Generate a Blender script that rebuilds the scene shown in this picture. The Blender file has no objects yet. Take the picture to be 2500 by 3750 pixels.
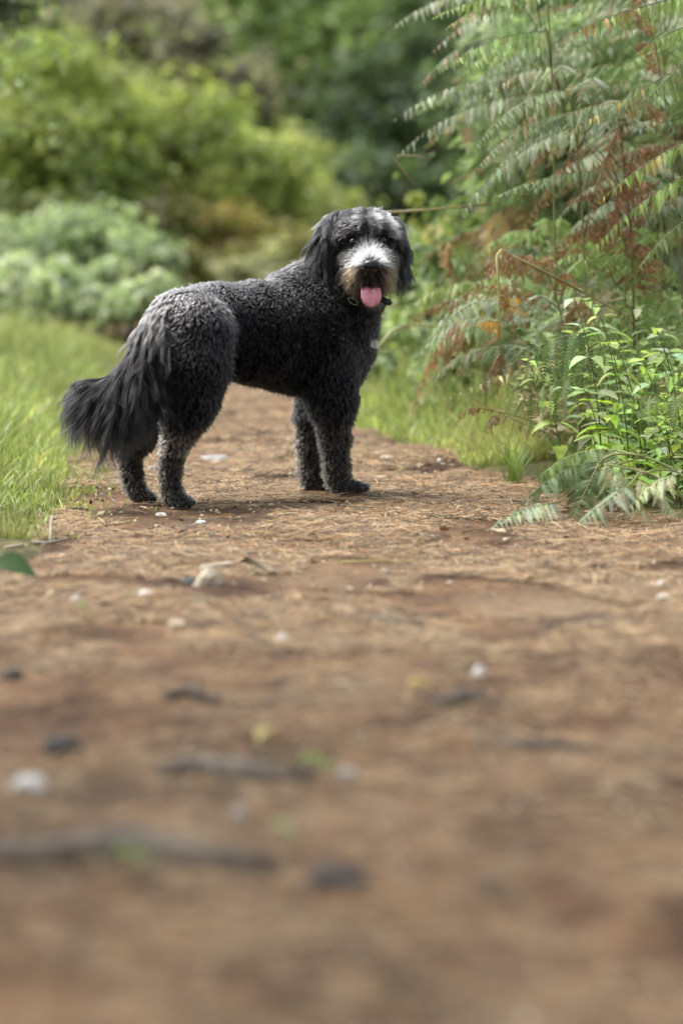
import bpy, math, random
import numpy as np
from mathutils import Vector, Matrix, kdtree
random.seed(7)
RNG = np.random.default_rng(7)
sc = bpy.context.scene
col = sc.collection
rad = math.radians

# ------------------------------------------------------------------ camera, world, sun, exposure
CAM_H, FPX, HORIZON, FOCUS = 0.73, 12500.0, 750.0, 8.30     # photo pixels are 2500 x 3750
PITCH = math.atan((1875 - HORIZON) / FPX)
cam_d = bpy.data.cameras.new('camera'); cam = bpy.data.objects.new('camera', cam_d); col.objects.link(cam)
cam.location = (0, 0, CAM_H); cam.rotation_euler = (rad(90) - PITCH, 0, 0)
cam_d.sensor_fit = 'HORIZONTAL'; cam_d.sensor_width = 24.0; cam_d.lens = FPX / 2500 * 24.0
cam_d.clip_start = 0.1; cam_d.clip_end = 600
cam_d.dof.use_dof = True; cam_d.dof.focus_distance = FOCUS
cam_d.dof.aperture_fstop = 2.25; cam_d.dof.aperture_blades = 9
sc.camera = cam

SUN_EL, SUN_AZ = rad(60), rad(-60)          # azimuth from +Y towards +X
world = bpy.data.worlds.new('World'); sc.world = world; world.use_nodes = True
wn, wl = world.node_tree.nodes, world.node_tree.links
bg = wn['Background']
sky_n = wn.new('ShaderNodeTexSky'); sky_n.sky_type = 'NISHITA'; sky_n.sun_disc = False
sky_n.sun_elevation = SUN_EL; sky_n.sun_rotation = SUN_AZ; sky_n.dust_density = 4.0; sky_n.air_density = 1.0
hs = wn.new('ShaderNodeHueSaturation'); hs.inputs['Saturation'].default_value = 0.30   # thin overcast
wl.new(sky_n.outputs[0], hs.inputs['Color']); wl.new(hs.outputs[0], bg.inputs['Color'])
bg.inputs['Strength'].default_value = 0.15
sun_d = bpy.data.lights.new('sun', 'SUN'); sun = bpy.data.objects.new('sun', sun_d); col.objects.link(sun)
sun_d.energy = 1.4; sun_d.angle = rad(35); sun_d.color = (1.0, 0.965, 0.90)
sd = Vector((math.sin(SUN_AZ) * math.cos(SUN_EL), math.cos(SUN_AZ) * math.cos(SUN_EL), math.sin(SUN_EL)))
sun.rotation_euler = sd.to_track_quat('Z', 'Y').to_euler(); sun.location = sd * 30
vs = sc.view_settings
sc.display_settings.display_device = 'sRGB'
vs.view_transform = 'Standard'; vs.look = 'None'; vs.gamma = 1.0; vs.use_curve_mapping = False
vs.exposure = 1.35
sc.render.engine = 'CYCLES'
sc.cycles.use_denoising = True
sc.cycles.max_bounces = 10; sc.cycles.diffuse_bounces = 3; sc.cycles.glossy_bounces = 2
sc.cycles.transmission_bounces = 8; sc.cycles.transparent_max_bounces = 4
sc.cycles.sample_clamp_indirect = 4.0

# ------------------------------------------------------------------ helpers
CP, SP = math.cos(PITCH), math.sin(PITCH)
def at(u, v, Y):
    """world point at distance Y along the path seen at photo pixel (u, v)"""
    a, b = (u - 1250) / FPX, (1875 - v) / FPX
    d = Vector((a, CP + b * SP, -SP + b * CP))
    return Vector((0, 0, CAM_H)) + d * (Y / d.y)
def pix(p):
    """photo pixels of an (n,3) array"""
    x, y, z = p[:, 0], p[:, 1], p[:, 2] - CAM_H
    f = y * CP - z * SP; up = y * SP + z * CP
    return 1250 + FPX * x / f, 1875 - FPX * up / f
def _hash(ix, iy, seed):
    h = (ix.astype(np.int64) * 374761393 + iy.astype(np.int64) * 668265263 + seed * 1442695041) & 0xffffffff
    h = ((h ^ (h >> 13)) * 1274126177) & 0xffffffff
    return ((h ^ (h >> 16)) & 0xffff) / 65535.0
def noise2(x, y, seed=0):
    x = np.asarray(x, float); y = np.asarray(y, float)
    ix, iy = np.floor(x), np.floor(y); fx, fy = x - ix, y - iy
    fx = fx * fx * (3 - 2 * fx); fy = fy * fy * (3 - 2 * fy)
    a = _hash(ix, iy, seed); b = _hash(ix + 1, iy, seed); c = _hash(ix, iy + 1, seed); d = _hash(ix + 1, iy + 1, seed)
    return (a * (1 - fx) + b * fx) * (1 - fy) + (c * (1 - fx) + d * fx) * fy - 0.5
def smooth(e0, e1, x):
    t = np.clip((x - e0) / (e1 - e0), 0, 1); return t * t * (3 - 2 * t)

_EY = [-5, 3, 6, 7.3, 8.2, 9.0, 10.0, 11.2, 14, 17, 22, 60]
_EL = [-1.0, -.85, -.72, -.63, -.68, -.74, -.80, -.86, -.98, -1.15, -1.75, -8]
_ER = [1.3, 1.15, 1.0, .88, .62, .49, .30, .06, -.15, -.42, -1.05, -7]
def edge_l(y): return np.interp(y, _EY, _EL)
def edge_r(y): return np.interp(y, _EY, _ER)
def ground_z(x, y):
    x = np.asarray(x, float); y = np.asarray(y, float)
    z = 0.026 * noise2(x * 2.2, y * 1.3, 1) + 0.018 * noise2(x * 6, y * 4, 2) + 0.005 * noise2(x * 17, y * 11, 3)
    near = 1 - smooth(7.9, 8.2, y) * (1 - smooth(8.9, 9.2, y))
    z = z * (0.35 + 0.65 * near)
    r, l = x - edge_r(y), edge_l(y) - x
    z = z + 0.30 * smooth(0.0, 1.6, r) + 0.10 * smooth(0.0, 1.2, l)
    return z
PZ = -0.006      # height of the path surface over the ground function
def gz(x, y): return float(ground_z(np.array([x]), np.array([y]))[0])

def mesh_np(name, V, faces_flat, sizes, colors=None, smooth_sh=False, mat=None):
    me = bpy.data.meshes.new(name)
    V = np.ascontiguousarray(V, np.float32); F = np.ascontiguousarray(faces_flat, np.int32); S = np.ascontiguousarray(sizes, np.int32)
    me.vertices.add(len(V)); me.vertices.foreach_set('co', V.ravel())
    me.loops.add(len(F)); me.loops.foreach_set('vertex_index', F)
    me.polygons.add(len(S)); st = np.zeros(len(S), np.int32); st[1:] = np.cumsum(S)[:-1]
    me.polygons.foreach_set('loop_start', st)
    try: me.polygons.foreach_set('loop_total', S)
    except Exception: pass
    me.update(calc_edges=True); me.validate()
    if smooth_sh: me.polygons.foreach_set('use_smooth', np.ones(len(S), bool))
    if colors is not None:
        a = me.attributes.new('tint', 'FLOAT_COLOR', 'POINT')
        a.data.foreach_set('color', np.ascontiguousarray(colors, np.float32).ravel())
    if mat: me.materials.append(mat)
    return me
def mesh_py(name, V, F, colors=None, smooth_sh=False, mat=None):
    flat = [i for f in F for i in f]
    return mesh_np(name, np.array(V, float), flat, [len(f) for f in F], colors, smooth_sh, mat)
def link(name, data, parent=None, loc=None, color=None):
    o = bpy.data.objects.new(name, data); col.objects.link(o)
    if parent: o.parent = parent
    if loc is not None: o.location = loc
    if color is not None: o.color = color
    return o
def tag(o, label=None, cat=None, group=None, kind=None):
    if label: o['label'] = label
    if cat: o['category'] = cat
    if group: o['group'] = group
    if kind: o['kind'] = kind
    return o
def empty(name, loc, label=None, cat=None, group=None):
    o = bpy.data.objects.new(name, None); o.empty_display_size = .05; col.objects.link(o); o.location = loc
    return tag(o, label, cat, group)
def tube(pts, radii, seg=6, cap=True):
    pts = [Vector(p) for p in pts]; V, F = [], []
    n = len(pts); prev = None
    for i, p in enumerate(pts):
        t = (pts[min(i + 1, n - 1)] - pts[max(i - 1, 0)]).normalized()
        if prev is None:
            a = Vector((0, 0, 1)) if abs(t.z) < .9 else Vector((1, 0, 0)); u = t.cross(a).normalized()
        else: u = (prev - t * prev.dot(t)).normalized()
        prev = u; w = t.cross(u)
        for k in range(seg):
            th = 2 * math.pi * k / seg
            V.append(p + (u * math.cos(th) + w * math.sin(th)) * radii[i])
    for i in range(n - 1):
        for k in range(seg):
            a, b = i * seg + k, i * seg + (k + 1) % seg
            F.append((a, b, b + seg, a + seg))
    if cap:
        F.append(tuple(range(seg - 1, -1, -1))); F.append(tuple(range((n - 1) * seg, n * seg)))
    return V, F
def merge(parts):
    V, F = [], []
    for v, f in parts:
        o = len(V); V += list(v); F += [tuple(i + o for i in q) for q in f]
    return V, F
def bez(p0, p1, p2, n):
    p0, p1, p2 = Vector(p0), Vector(p1), Vector(p2)
    return [p0 * (1 - t) ** 2 + p1 * 2 * t * (1 - t) + p2 * t * t for t in np.linspace(0, 1, n)]

# ------------------------------------------------------------------ materials
def new_mat(name):
    m = bpy.data.materials.new(name); m.use_nodes = True
    nt = m.node_tree; return m, nt.nodes, nt.links, nt.nodes['Principled BSDF']
def simple(name, c, rough=.6, spec=.5):
    m, n, l, p = new_mat(name)
    p.inputs['Base Color'].default_value = (*c, 1); p.inputs['Roughness'].default_value = rough
    p.inputs['Specular IOR Level'].default_value = spec
    return m
def ramp(n, stops):
    r = n.new('ShaderNodeValToRGB'); cr = r.color_ramp
    while len(cr.elements) > 1: cr.elements.remove(cr.elements[-1])
    cr.elements[0].position = stops[0][0]; cr.elements[0].color = (*stops[0][1], 1)
    for p, c in stops[1:]:
        e = cr.elements.new(p); e.color = (*c, 1)
    return r
def mixc(n, l, a, b, f, mode='MIX'):
    m = n.new('ShaderNodeMix'); m.data_type = 'RGBA'; m.blend_type = mode
    for s, v in ((6, a), (7, b), (0, f)):
        if hasattr(v, 'links'): l.new(v, m.inputs[s])
        elif isinstance(v, tuple): m.inputs[s].default_value = (*v, 1)
        else: m.inputs[s].default_value = v
    return m.outputs[2]
def leaf_mat(name, use_object=True, rough=.5, spec=.38, transl=.35, mottled=30.0):
    """leaf: object colour (or vertex tint) times a mottling, thin and translucent"""
    m, n, l, p = new_mat(name)
    t = n.new('ShaderNodeAttribute'); t.attribute_name = 'tint'
    if use_object:
        oi = n.new('ShaderNodeObjectInfo'); c = mixc(n, l, oi.outputs['Color'], t.outputs['Color'], 1.0, 'MULTIPLY')
        hsv = n.new('ShaderNodeHueSaturation')
        mr = n.new('ShaderNodeMapRange'); mr.inputs['To Min'].default_value = .72; mr.inputs['To Max'].default_value = 1.3
        l.new(oi.outputs['Random'], mr.inputs['Value']); l.new(mr.outputs[0], hsv.inputs['Value'])
        l.new(c, hsv.inputs['Color']); c = hsv.outputs[0]
    else: c = t.outputs['Color']
    nz = n.new('ShaderNodeTexNoise'); nz.inputs['Scale'].default_value = mottled; nz.inputs['Detail'].default_value = 3
    tc = n.new('ShaderNodeNewGeometry'); l.new(tc.outputs['Position'], nz.inputs['Vector'])
    rp = ramp(n, [(.3, (.72, .72, .66)), (.7, (1.2, 1.2, 1.1))]); l.new(nz.outputs['Fac'], rp.inputs[0])
    c = mixc(n, l, c, rp.outputs[0], 1.0, 'MULTIPLY')
    l.new(c, p.inputs['Base Color']); p.inputs['Roughness'].default_value = rough; p.inputs['Specular IOR Level'].default_value = spec
    tr = n.new('ShaderNodeBsdfTranslucent'); g = n.new('ShaderNodeGamma'); g.inputs['Gamma'].default_value = .8
    c2 = mixc(n, l, c, (1.05, 1.12, .62), 1.0, 'MULTIPLY'); l.new(c2, g.inputs[0]); l.new(g.outputs[0], tr.inputs['Color'])
    mx = n.new('ShaderNodeMixShader'); mx.inputs[0].default_value = transl
    l.new(p.outputs[0], mx.inputs[1]); l.new(tr.outputs[0], mx.inputs[2])
    l.new(mx.outputs[0], n['Material Output'].inputs['Surface'])
    return m
M = {}
M['leaf'] = leaf_mat('leaf')
M['foliage'] = leaf_mat('foliage', False, .5, .35, .45, 3.0)
M['grass'] = leaf_mat('grass_blade', False, .5, .4, .4, 8.0)
M['litter'] = leaf_mat('litter', False, .65, .3, .05, 25.0)

def ground_mat(name, stops, scale, extra=None):
    m, n, l, p = new_mat(name)
    geo = n.new('ShaderNodeNewGeometry')
    mp = n.new('ShaderNodeMapping'); mp.inputs['Scale'].default_value = (1.0, .55, 1); l.new(geo.outputs['Position'], mp.inputs['Vector'])
    a = n.new('ShaderNodeTexNoise'); a.inputs['Scale'].default_value = scale; a.inputs['Detail'].default_value = 6; a.inputs['Roughness'].default_value = .68
    b = n.new('ShaderNodeTexNoise'); b.inputs['Scale'].default_value = scale * 9; b.inputs['Detail'].default_value = 4; b.inputs['Roughness'].default_value = .7
    c = n.new('ShaderNodeTexNoise'); c.inputs['Scale'].default_value = 1.7; c.inputs['Detail'].default_value = 3
    for q in (a, b, c): l.new(mp.outputs[0], q.inputs['Vector'])
    r = ramp(n, stops); l.new(a.outputs['Fac'], r.inputs[0])
    r2 = ramp(n, [(.32, (.55, .52, .5)), (.5, (1, 1, 1)), (.68, (1.5, 1.45, 1.35))]); l.new(b.outputs['Fac'], r2.inputs[0])
    cc = mixc(n, l, r.outputs[0], r2.outputs[0], .85, 'MULTIPLY')
    if extra:
        r3 = ramp(n, [(.52, (0, 0, 0)), (.66, (1, 1, 1))]); l.new(c.outputs['Fac'], r3.inputs[0])
        mm = n.new('ShaderNodeMath'); mm.operation = 'MULTIPLY'; mm.inputs[1].default_value = .6; l.new(r3.outputs[0], mm.inputs[0])
        cc = mixc(n, l, cc, extra, mm.outputs[0])
        e = n.new('ShaderNodeTexNoise'); e.inputs['Scale'].default_value = 3.3; e.inputs['Detail'].default_value = 5; e.inputs['Distortion'].default_value = .6; l.new(mp.outputs[0], e.inputs['Vector'])
        r4 = ramp(n, [(.40, (.42, .40, .40)), (.52, (1, 1, 1))]); l.new(e.outputs['Fac'], r4.inputs[0]); cc = mixc(n, l, cc, r4.outputs[0], 1.0, 'MULTIPLY')
    l.new(cc, p.inputs['Base Color']); p.inputs['Roughness'].default_value = .95; p.inputs['Specular IOR Level'].default_value = .15
    bp = n.new('ShaderNodeBump'); bp.inputs['Strength'].default_value = .8; bp.inputs['Distance'].default_value = .012
    l.new(b.outputs['Fac'], bp.inputs['Height']); l.new(bp.outputs[0], p.inputs['Normal'])
    return m
M['path'] = ground_mat('needle_path', [(.28, (.045, .031, .022)), (.42, (.098, .056, .030)), (.55, (.150, .089, .047)), (.70, (.20, .140, .083))], 7.0, (.205, .155, .10))
M['floor'] = ground_mat('forest_soil', [(.3, (.035, .03, .018)), (.5, (.075, .07, .03)), (.7, (.13, .12, .05))], 5.0)
M['stem'] = leaf_mat('plant_stem', True, .5, .4, .05, 12.0)
M['bark'] = ground_mat('bark', [(.3, (.04, .035, .028)), (.5, (.09, .08, .065)), (.7, (.16, .15, .12))], 9.0)

# ------------------------------------------------------------------ ground and path
def grid(name, xs_fn, ys, nx, zoff, mat, kind='structure'):
    ys = np.asarray(ys); t = np.linspace(0, 1, nx)
    X = np.stack([xs_fn(y, t) for y in ys]); Y = np.repeat(ys[:, None], nx, 1)
    Z = ground_z(X, Y) + zoff(X, Y)
    V = np.stack([X, Y, Z], -1).reshape(-1, 3)
    i = np.arange(len(ys) - 1)[:, None] * nx + np.arange(nx - 1)[None]
    F = np.stack([i, i + 1, i + nx + 1, i + nx], -1).reshape(-1)
    me = mesh_np(name, V, F, np.full(len(F) // 4, 4), None, True, mat)
    return tag(link(name, me), kind=kind)
def path_off(X, Y):
    e = np.minimum(X - edge_l(Y), edge_r(Y) - X)
    return PZ - 0.04 * (1 - smooth(-0.10, 0.02, e))
ys = np.concatenate([np.arange(-3, 2.5, .12), np.arange(2.5, 7, .025), np.arange(7, 11, .016), np.arange(11, 30, .06)])
grid('path', lambda y, t: edge_l(y) - .12 + t * (edge_r(y) - edge_l(y) + .24), ys, 130, path_off, M['path'])
def floor_off(X, Y):
    e = np.minimum(X - edge_l(Y), edge_r(Y) - X)
    return -0.045 * smooth(-0.05, 0.06, e)
ysf = np.concatenate([np.linspace(-250, -4, 30), np.arange(-3.5, 4, .3), np.arange(4, 30, .06), np.arange(30, 60, .6), np.linspace(61, 320, 50)])
xf = np.concatenate([np.linspace(-200, -6.5, 30), np.arange(-6, -2, .2), np.arange(-2, 2.2, .035), np.arange(2.3, 6, .2), np.linspace(6.5, 200, 30)])
grid('forest_floor', lambda y, t: xf, ysf, len(xf), floor_off, M['floor'])

# ------------------------------------------------------------------ pine needle litter (stuff)
def needles():
    def block(n, y0, y1, wide, lmin, lmax, wmm):
        y = RNG.uniform(y0, y1, n); x = edge_l(y) + RNG.uniform(-.03, 1.03, n) * (edge_r(y) - edge_l(y))
        lim = .115 * y + .1
        x = np.where(np.abs(x) < lim, x, RNG.uniform(-1, 1, n) * lim)
        x = np.clip(x, edge_l(y) - .05, edge_r(y) + .05)
        keep = noise2(x * 3.1, y * 2.3, 21) + noise2(x * 9, y * 6, 22) * .6 > -.17
        x, y = x[keep], y[keep]; n = len(x)
        th = RNG.uniform(0, 2 * np.pi, n); L = RNG.uniform(lmin, lmax, n); w = RNG.uniform(.5, 1.2, n) * wmm
        tilt = RNG.normal(0, .10, n); lift = np.abs(RNG.normal(0, .0035, n)) + .002
        bend = RNG.normal(0, .16, n)
        dx, dy = np.cos(th), np.sin(th)
        P = []
        for s in (-.5, 0, .5):
            px = x + dx * L * s - dy * bend * L * (.25 - s * s); py = y + dy * L * s + dx * bend * L * (.25 - s * s)
            pz = ground_z(px, py) + PZ + lift + tilt * L * s
            P.append(np.stack([px, py, np.maximum(pz, ground_z(px, py) + PZ + .0005)], -1))
        side = np.stack([-dy, dx, np.zeros(n)], -1) * w[:, None]
        up = np.array([0, 0, 1.0]) * w[:, None] * .9
        V = np.stack([P[0] - side, P[0] + side, P[1] - side * 1.1, P[1] + up * 1.3, P[1] + side * 1.1, P[2] - side * .6, P[2] + side * .6], 1)
        base = np.array([[.235, .125, .060], [.31, .185, .095], [.48, .355, .215], [.09, .05, .028], [.22, .18, .135], [.36, .29, .14], [.045, .03, .022]])
        k = RNG.choice(7, n, p=[.22, .20, .19, .16, .10, .02, .11])
        c = base[k] * RNG.uniform(.68, 1.22, n)[:, None]
        C = np.ones((n, 7, 4)); C[:, :, :3] = c[:, None]
        f = np.array([[0, 2, 3, 1], [1, 3, 4, 4], [2, 5, 3, 3], [3, 5, 6, 4]])
        f = [[0, 2, 3], [0, 3, 1], [1, 3, 4], [2, 5, 3], [3, 5, 6], [3, 6, 4]]
        F = np.array(f)[None] + (np.arange(n) * 7)[:, None, None]
        return V.reshape(-1, 3), C.reshape(-1, 4), F.reshape(-1)
    parts = [block(9000, 2.9, 5.5, 1, .04, .10, .0008), block(26000, 5.5, 7.6, 1, .04, .10, .0010), block(74000, 7.4, 10.2, 1, .035, .11, .0011), block(16000, 10, 17, 1, .04, .11, .0011)]
    off, VV, CC, FF = 0, [], [], []
    for v, c, f in parts:
        VV.append(v); CC.append(c); FF.append(f + off); off += len(v)
    F = np.concatenate(FF)
    return mesh_np('pine_needle_litter', np.concatenate(VV), F, np.full(len(F) // 3, 3), np.concatenate(CC), False, M['litter'])
tag(link('pine_needle_litter', needles()), kind='stuff')

# ------------------------------------------------------------------ grass verges (stuff)
def grass(name, n, ypick, xpick, hfun, cols, wmm=.0022):
    y = ypick(n); x = xpick(y, n)
    z = ground_z(x, y)
    h = hfun(x, y) * RNG.uniform(.45, 1.25, n); w = wmm * RNG.uniform(.6, 1.3, n) * (1 + 1.6 * (RNG.uniform(0, 1, n) < .12)) * (y / 9) ** .5
    th = RNG.uniform(0, 2 * np.pi, n); lean = np.abs(RNG.normal(.32, .28, n)); fa = RNG.uniform(0, 2 * np.pi, n)
    dx, dy = np.cos(th), np.sin(th); sx, sy = -np.sin(fa), np.cos(fa)
    P = []
    for s in (0, .4, .75, 1.0):
        r = h * lean * s * s * 1.3
        P.append(np.stack([x + dx * r, y + dy * r, z - .01 + h * (s - .28 * lean * s * s)], -1))
    S = np.stack([sx, sy, np.zeros(n)], -1) * w[:, None]
    V = np.stack([P[0] - S, P[0] + S, P[1] - S, P[1] + S, P[2] - S * .7, P[2] + S * .7, P[3]], 1)
    k = RNG.choice(len(cols), n); c = np.array(cols)[k] * RNG.uniform(.7, 1.35, n)[:, None] * (1 + .9 * noise2(x * 2.3, y * .9, 31) + .5 * noise2(x * 6, y * 3, 32))[:, None]
    dry = np.clip(noise2(x * 1.7 + 5, y * .8, 33) * 2.0, 0, .38)[:, None]; c = c * (1 - dry) + np.array([.36, .32, .17]) * dry
    C = np.ones((n, 7, 4)); C[:, :, :3] = c[:, None]
    f = [[0, 1, 3], [0, 3, 2], [2, 3, 5], [2, 5, 4], [4, 5, 6]]
    F = (np.array(f)[None] + (np.arange(n) * 7)[:, None, None]).reshape(-1)
    me = mesh_np(name, V.reshape(-1, 3), F, np.full(len(F) // 3, 3), C.reshape(-1, 4), False, M['grass'])
    return tag(link(name, me), kind='stuff')
GC = [(.22, .29, .08), (.29, .36, .12), (.35, .39, .16), (.16, .22, .06), (.42, .40, .20), (.26, .34, .12)]
def yl(n): return 7.5 + (RNG.uniform(0, 1, n) ** 1.25) * 18
def xl(y, n):
    d = np.abs(RNG.normal(0, 1, n)); m = np.where(y > 11, 1.6 + (y - 11) * .12, .6)
    e = edge_l(y) + .05 * noise2(y * 3, y * 0 + 3.3, 5) * 2
    return np.where(RNG.uniform(0, 1, n) < .25, e - RNG.normal(.03, .09, n), e - RNG.uniform(0, 1, n) * m)
grass('grass_verge', 44000, yl, xl, lambda x, y: np.clip(.04 + .45 * (edge_l(y) - x), .03, .15) * (.45 + .55 * smooth(7.4, 9.5, y)) * (1 + smooth(12, 18, y) * .2), GC)
def yr(n): return 9.6 + (RNG.uniform(0, 1, n) ** 1.4) * 15
def xr(y, n):
    return edge_r(y) - .01 + np.abs(RNG.normal(0, .12, n)) * (RNG.uniform(0, 1, n) < .3) + RNG.uniform(0, 1.7, n) ** 1.2
grass('grass_bank', 40000, yr, xr, lambda x, y: np.clip(.05 + .35 * (x - edge_r(y)), .04, .22) * (1 - .6 * smooth(16, 20, y)), GC)

# ------------------------------------------------------------------ bracken
def pinna_mesh(name, n, bend, fold, width, curl=0.0, brown=0.0, seed=0, simple_=False, gap=.76):
    """one lobed leaflet along +X, unit length: a midrib and n lobes a side; bends down with bend, lobes fold down with fold"""
    r = random.Random(seed); V, F, C = [], [], []
    def axis(t):
        a = bend * t + curl * t * t
        x = t * (1 - .16 * a * a); z = -.5 * a * t
        if curl:
            x = math.sin(min(curl * t * 1.4, 5)) / max(curl * 1.4, .1); z = -(1 - math.cos(min(curl * t * 1.4, 5))) / max(curl * 1.4, .1)
        return Vector((x, 0, z))
    def addv(p, c): V.append(p); C.append((*c, 1)); return len(V) - 1
    for s in (-1, 1):
        for i in range(n):
            t0, t1 = i / n, (i + gap) / n
            tm = (t0 + t1) / 2
            prof = (1 - tm) ** .75 * (.45 + .55 * min(1, tm * 6))
            L = width * prof * r.uniform(.86, 1.1) + .006
            sh = .35 / n + .22 * L
            f = fold * r.uniform(.7, 1.3)
            p0, p1 = axis(t0), axis(t1)
            q = (1 + .25 * (r.random() - .5))
            def out(t, l, dx):
                p = axis(min(t, 1)); return Vector((p.x + dx, s * l * math.cos(f), p.z - l * math.sin(f) * q))
            b = brown * r.random() ** 2
            cg = (1 + .7 * b, 1 - .25 * b, 1 - .1 * b); ct = (1 + 1.2 * b, 1 - .25 * b, 1 + .1 * b)
            i0, i1 = addv(p0, cg), addv(p1, cg)
            if simple_:
                i2 = addv(out(tm, L, sh), ct); F.append((i0, i1, i2) if s > 0 else (i1, i0, i2)); continue
            i2 = addv(out(t1 - .08 / n, L * .6, sh * .7), cg); i3 = addv(out(tm, L, sh * 1.25), ct); i4 = addv(out(t0 + .02 / n, L * .58, sh * .6), cg)
            F.append((i0, i1, i2, i3, i4) if s > 0 else (i4, i3, i2, i1, i0))
    w = .012
    ids = []
    for k in range(5):
        t = k / 4; p = axis(t); ids.append((addv(p + Vector((0, -w * (1 - t), .003)), (1.3, 1.25, 1.1)), addv(p + Vector((0, w * (1 - t), .003)), (1.3, 1.25, 1.1))))
    for k in range(4): F.append((ids[k][0], ids[k + 1][0], ids[k + 1][1], ids[k][1]))
    return mesh_py(name, V, F, C, False, M['leaf'])
PIN = [pinna_mesh('pinna_leaf', 15, b, f, w, 0, br, i) for i, (b, f, w, br) in enumerate([(.25, .3, .21, .12), (.5, .5, .19, .2), (.75, .5, .20, .3), (.4, .15, .22, .08), (.9, .4, .18, .5), (.15, .4, .21, .15)])]
PINL = [pinna_mesh('pinna_leaf_long', 14, b, f, .13, 0, br, 20 + i, False, .62) for i, (b, f, br) in enumerate([(.2, .25, .1), (.5, .35, .25), (.3, .15, .4), (.75, .3, .3), (.1, .5, .2)])]
PIND = [pinna_mesh('dead_pinna', 12, .5, .8, .22, c, .1, 30 + i) for i, c in enumerate([1.6, 2.4, 3.2, 1.2])]
def rc(c, j=.18): return (*(x * random.uniform(1 - j, 1 + j) for x in c), 1)
GREEN, DGREEN, LGREEN, SHEEN_GREEN, BROWN, STRAW, YELLOW, PALE = (.14, .22, .07), (.085, .14, .05), (.21, .32, .09), (.30, .38, .27), (.30, .205, .125), (.34, .27, .13), (.40, .34, .10), (.36, .42, .26)  # the pale blue-green carries sky reflection in its colour
CNAME = {GREEN: 'mid-green', SHEEN_GREEN: 'pale grey-green', LGREEN: 'bright green', DGREEN: 'dark green'}
def comb(parent, origin, p0, p1, p2, n, plen, colr, meshes=PIN, hang=.35, stemc=None, prof=None, rr=.0016, tip_col=None):
    """a frond: rachis tube (a part) carrying n pairs of pinna sub-parts"""
    pts = bez(p0, p1, p2, 10)
    V, F = tube([p - origin for p in pts], [rr * (1 - .8 * i / 9) for i in range(10)], 4)
    fr = link('frond', mesh_py('frond_rachis', V, F, [(1, 1, 1, 1)] * len(V), True, M['stem']), parent, None, rc(stemc or (.17, .19, .07)))
    p0, p1, p2 = Vector(p0), Vector(p1), Vector(p2)
    for i in range(n):
        t = .06 + .92 * i / (n - 1)
        P = p0 * (1 - t) ** 2 + p1 * 2 * t * (1 - t) + p2 * t * t
        T = ((p1 - p0) * (1 - t) + (p2 - p1) * t).normalized()
        up = Vector((0, 0, 1)); S = T.cross(up)
        S = S.normalized() if S.length > .05 else Vector((0, 1, 0))
        N = S.cross(T).normalized()
        pl = plen * (prof(t) if prof else (1 - t) ** .7 * min(1, .55 + t * 2.2)) + .008
        for s in (-1, 1):
            if random.random() < .07: continue
            a = random.uniform(.12, .62)
            d = S * s * math.cos(a) + T * math.sin(a)
            h = hang * random.uniform(.5, 1.35)
            d = (d * math.cos(h) - up * math.sin(h) * 1.0 + N * .05).normalized()
            tw = N * random.uniform(.25, .8) + Vector((random.uniform(-.35, .35), -random.uniform(.25, 1.0), 0))
            nn = (tw - d * tw.dot(d)); nn = nn.normalized() if nn.length > .1 else S
            yv = nn.cross(d)
            L = pl * random.uniform(.7, 1.15)
            m = Matrix((( d.x, yv.x, nn.x), (d.y, yv.y, nn.y), (d.z, yv.z, nn.z))) * L
            o = bpy.data.objects.new('pinna', random.choice(meshes)); col.objects.link(o); o.parent = fr
            mm = m.to_4x4(); mm.translation = P - origin + Vector((0, 0, .0005)); o.matrix_basis = mm
            c = colr
            if tip_col and random.random() < max(0, t - .35): c = tip_col
            o.color = rc(c, .12)
    return fr
def stem_part(parent, origin, pts, r0, r1, c):
    n = len(pts); V, F = tube([Vector(p) - origin for p in pts], [r0 + (r1 - r0) * i / (n - 1) for i in range(n)], 6)
    return link('stem', mesh_py('bracken_stem', V, F, [(1, 1, 1, 1)] * len(V), True, M['stem']), parent, None, rc(c, .08))
def bracken_auto(x, y, H, leanx, leany, ncomb, cl, colr, label, group, meshes=PIN, n=15, plen=.085, hang=.5, stemc=(.14, .12, .05), tipc=None):
    o = Vector((x, y, gz(x, y))); e = empty('bracken', o, label, 'fern', group)
    top = o + Vector((leanx, leany, H)); ctl = o + Vector((leanx * .25, leany * .25, H * 1.0))
    pts = bez(o, ctl, top, 12); stem_part(e, o, pts, .0032, .0015, stemc)
    for i in range(ncomb):
        t = .42 + .55 * i / max(1, ncomb - 1)
        k = t * 11; a = pts[int(k)].lerp(pts[min(11, int(k) + 1)], k - int(k))
        T = (pts[min(11, int(k) + 1)] - pts[int(k)]).normalized() if int(k) < 11 else (pts[11] - pts[10]).normalized()
        S = T.cross(Vector((0, 0, 1))).normalized() * (1 if i % 2 else -1)
        L = cl * (1.15 - .75 * (t - .42) / .58) * random.uniform(.85, 1.15)
        d = (S * .85 + T * .45 + Vector((-.35, -.12, 0)) + Vector((0, 0, random.uniform(-.05, .2)))).normalized()
        comb(e, o, a, a + d * L * .6 + Vector((0, 0, .06 * L / .3)), a + d * L + Vector((0, 0, -L * random.uniform(.35, .75))), n, plen * L / .35, colr, meshes, hang, stemc, tip_col=tipc)
    a = pts[11]; T = (pts[11] - pts[10]).normalized()
    comb(e, o, a, a + T * cl * .4, a + T * cl * .6 + Vector((-.05, 0, -cl * .4)), n, plen * .8, colr, meshes, hang, stemc, tip_col=tipc)
    return e
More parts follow.
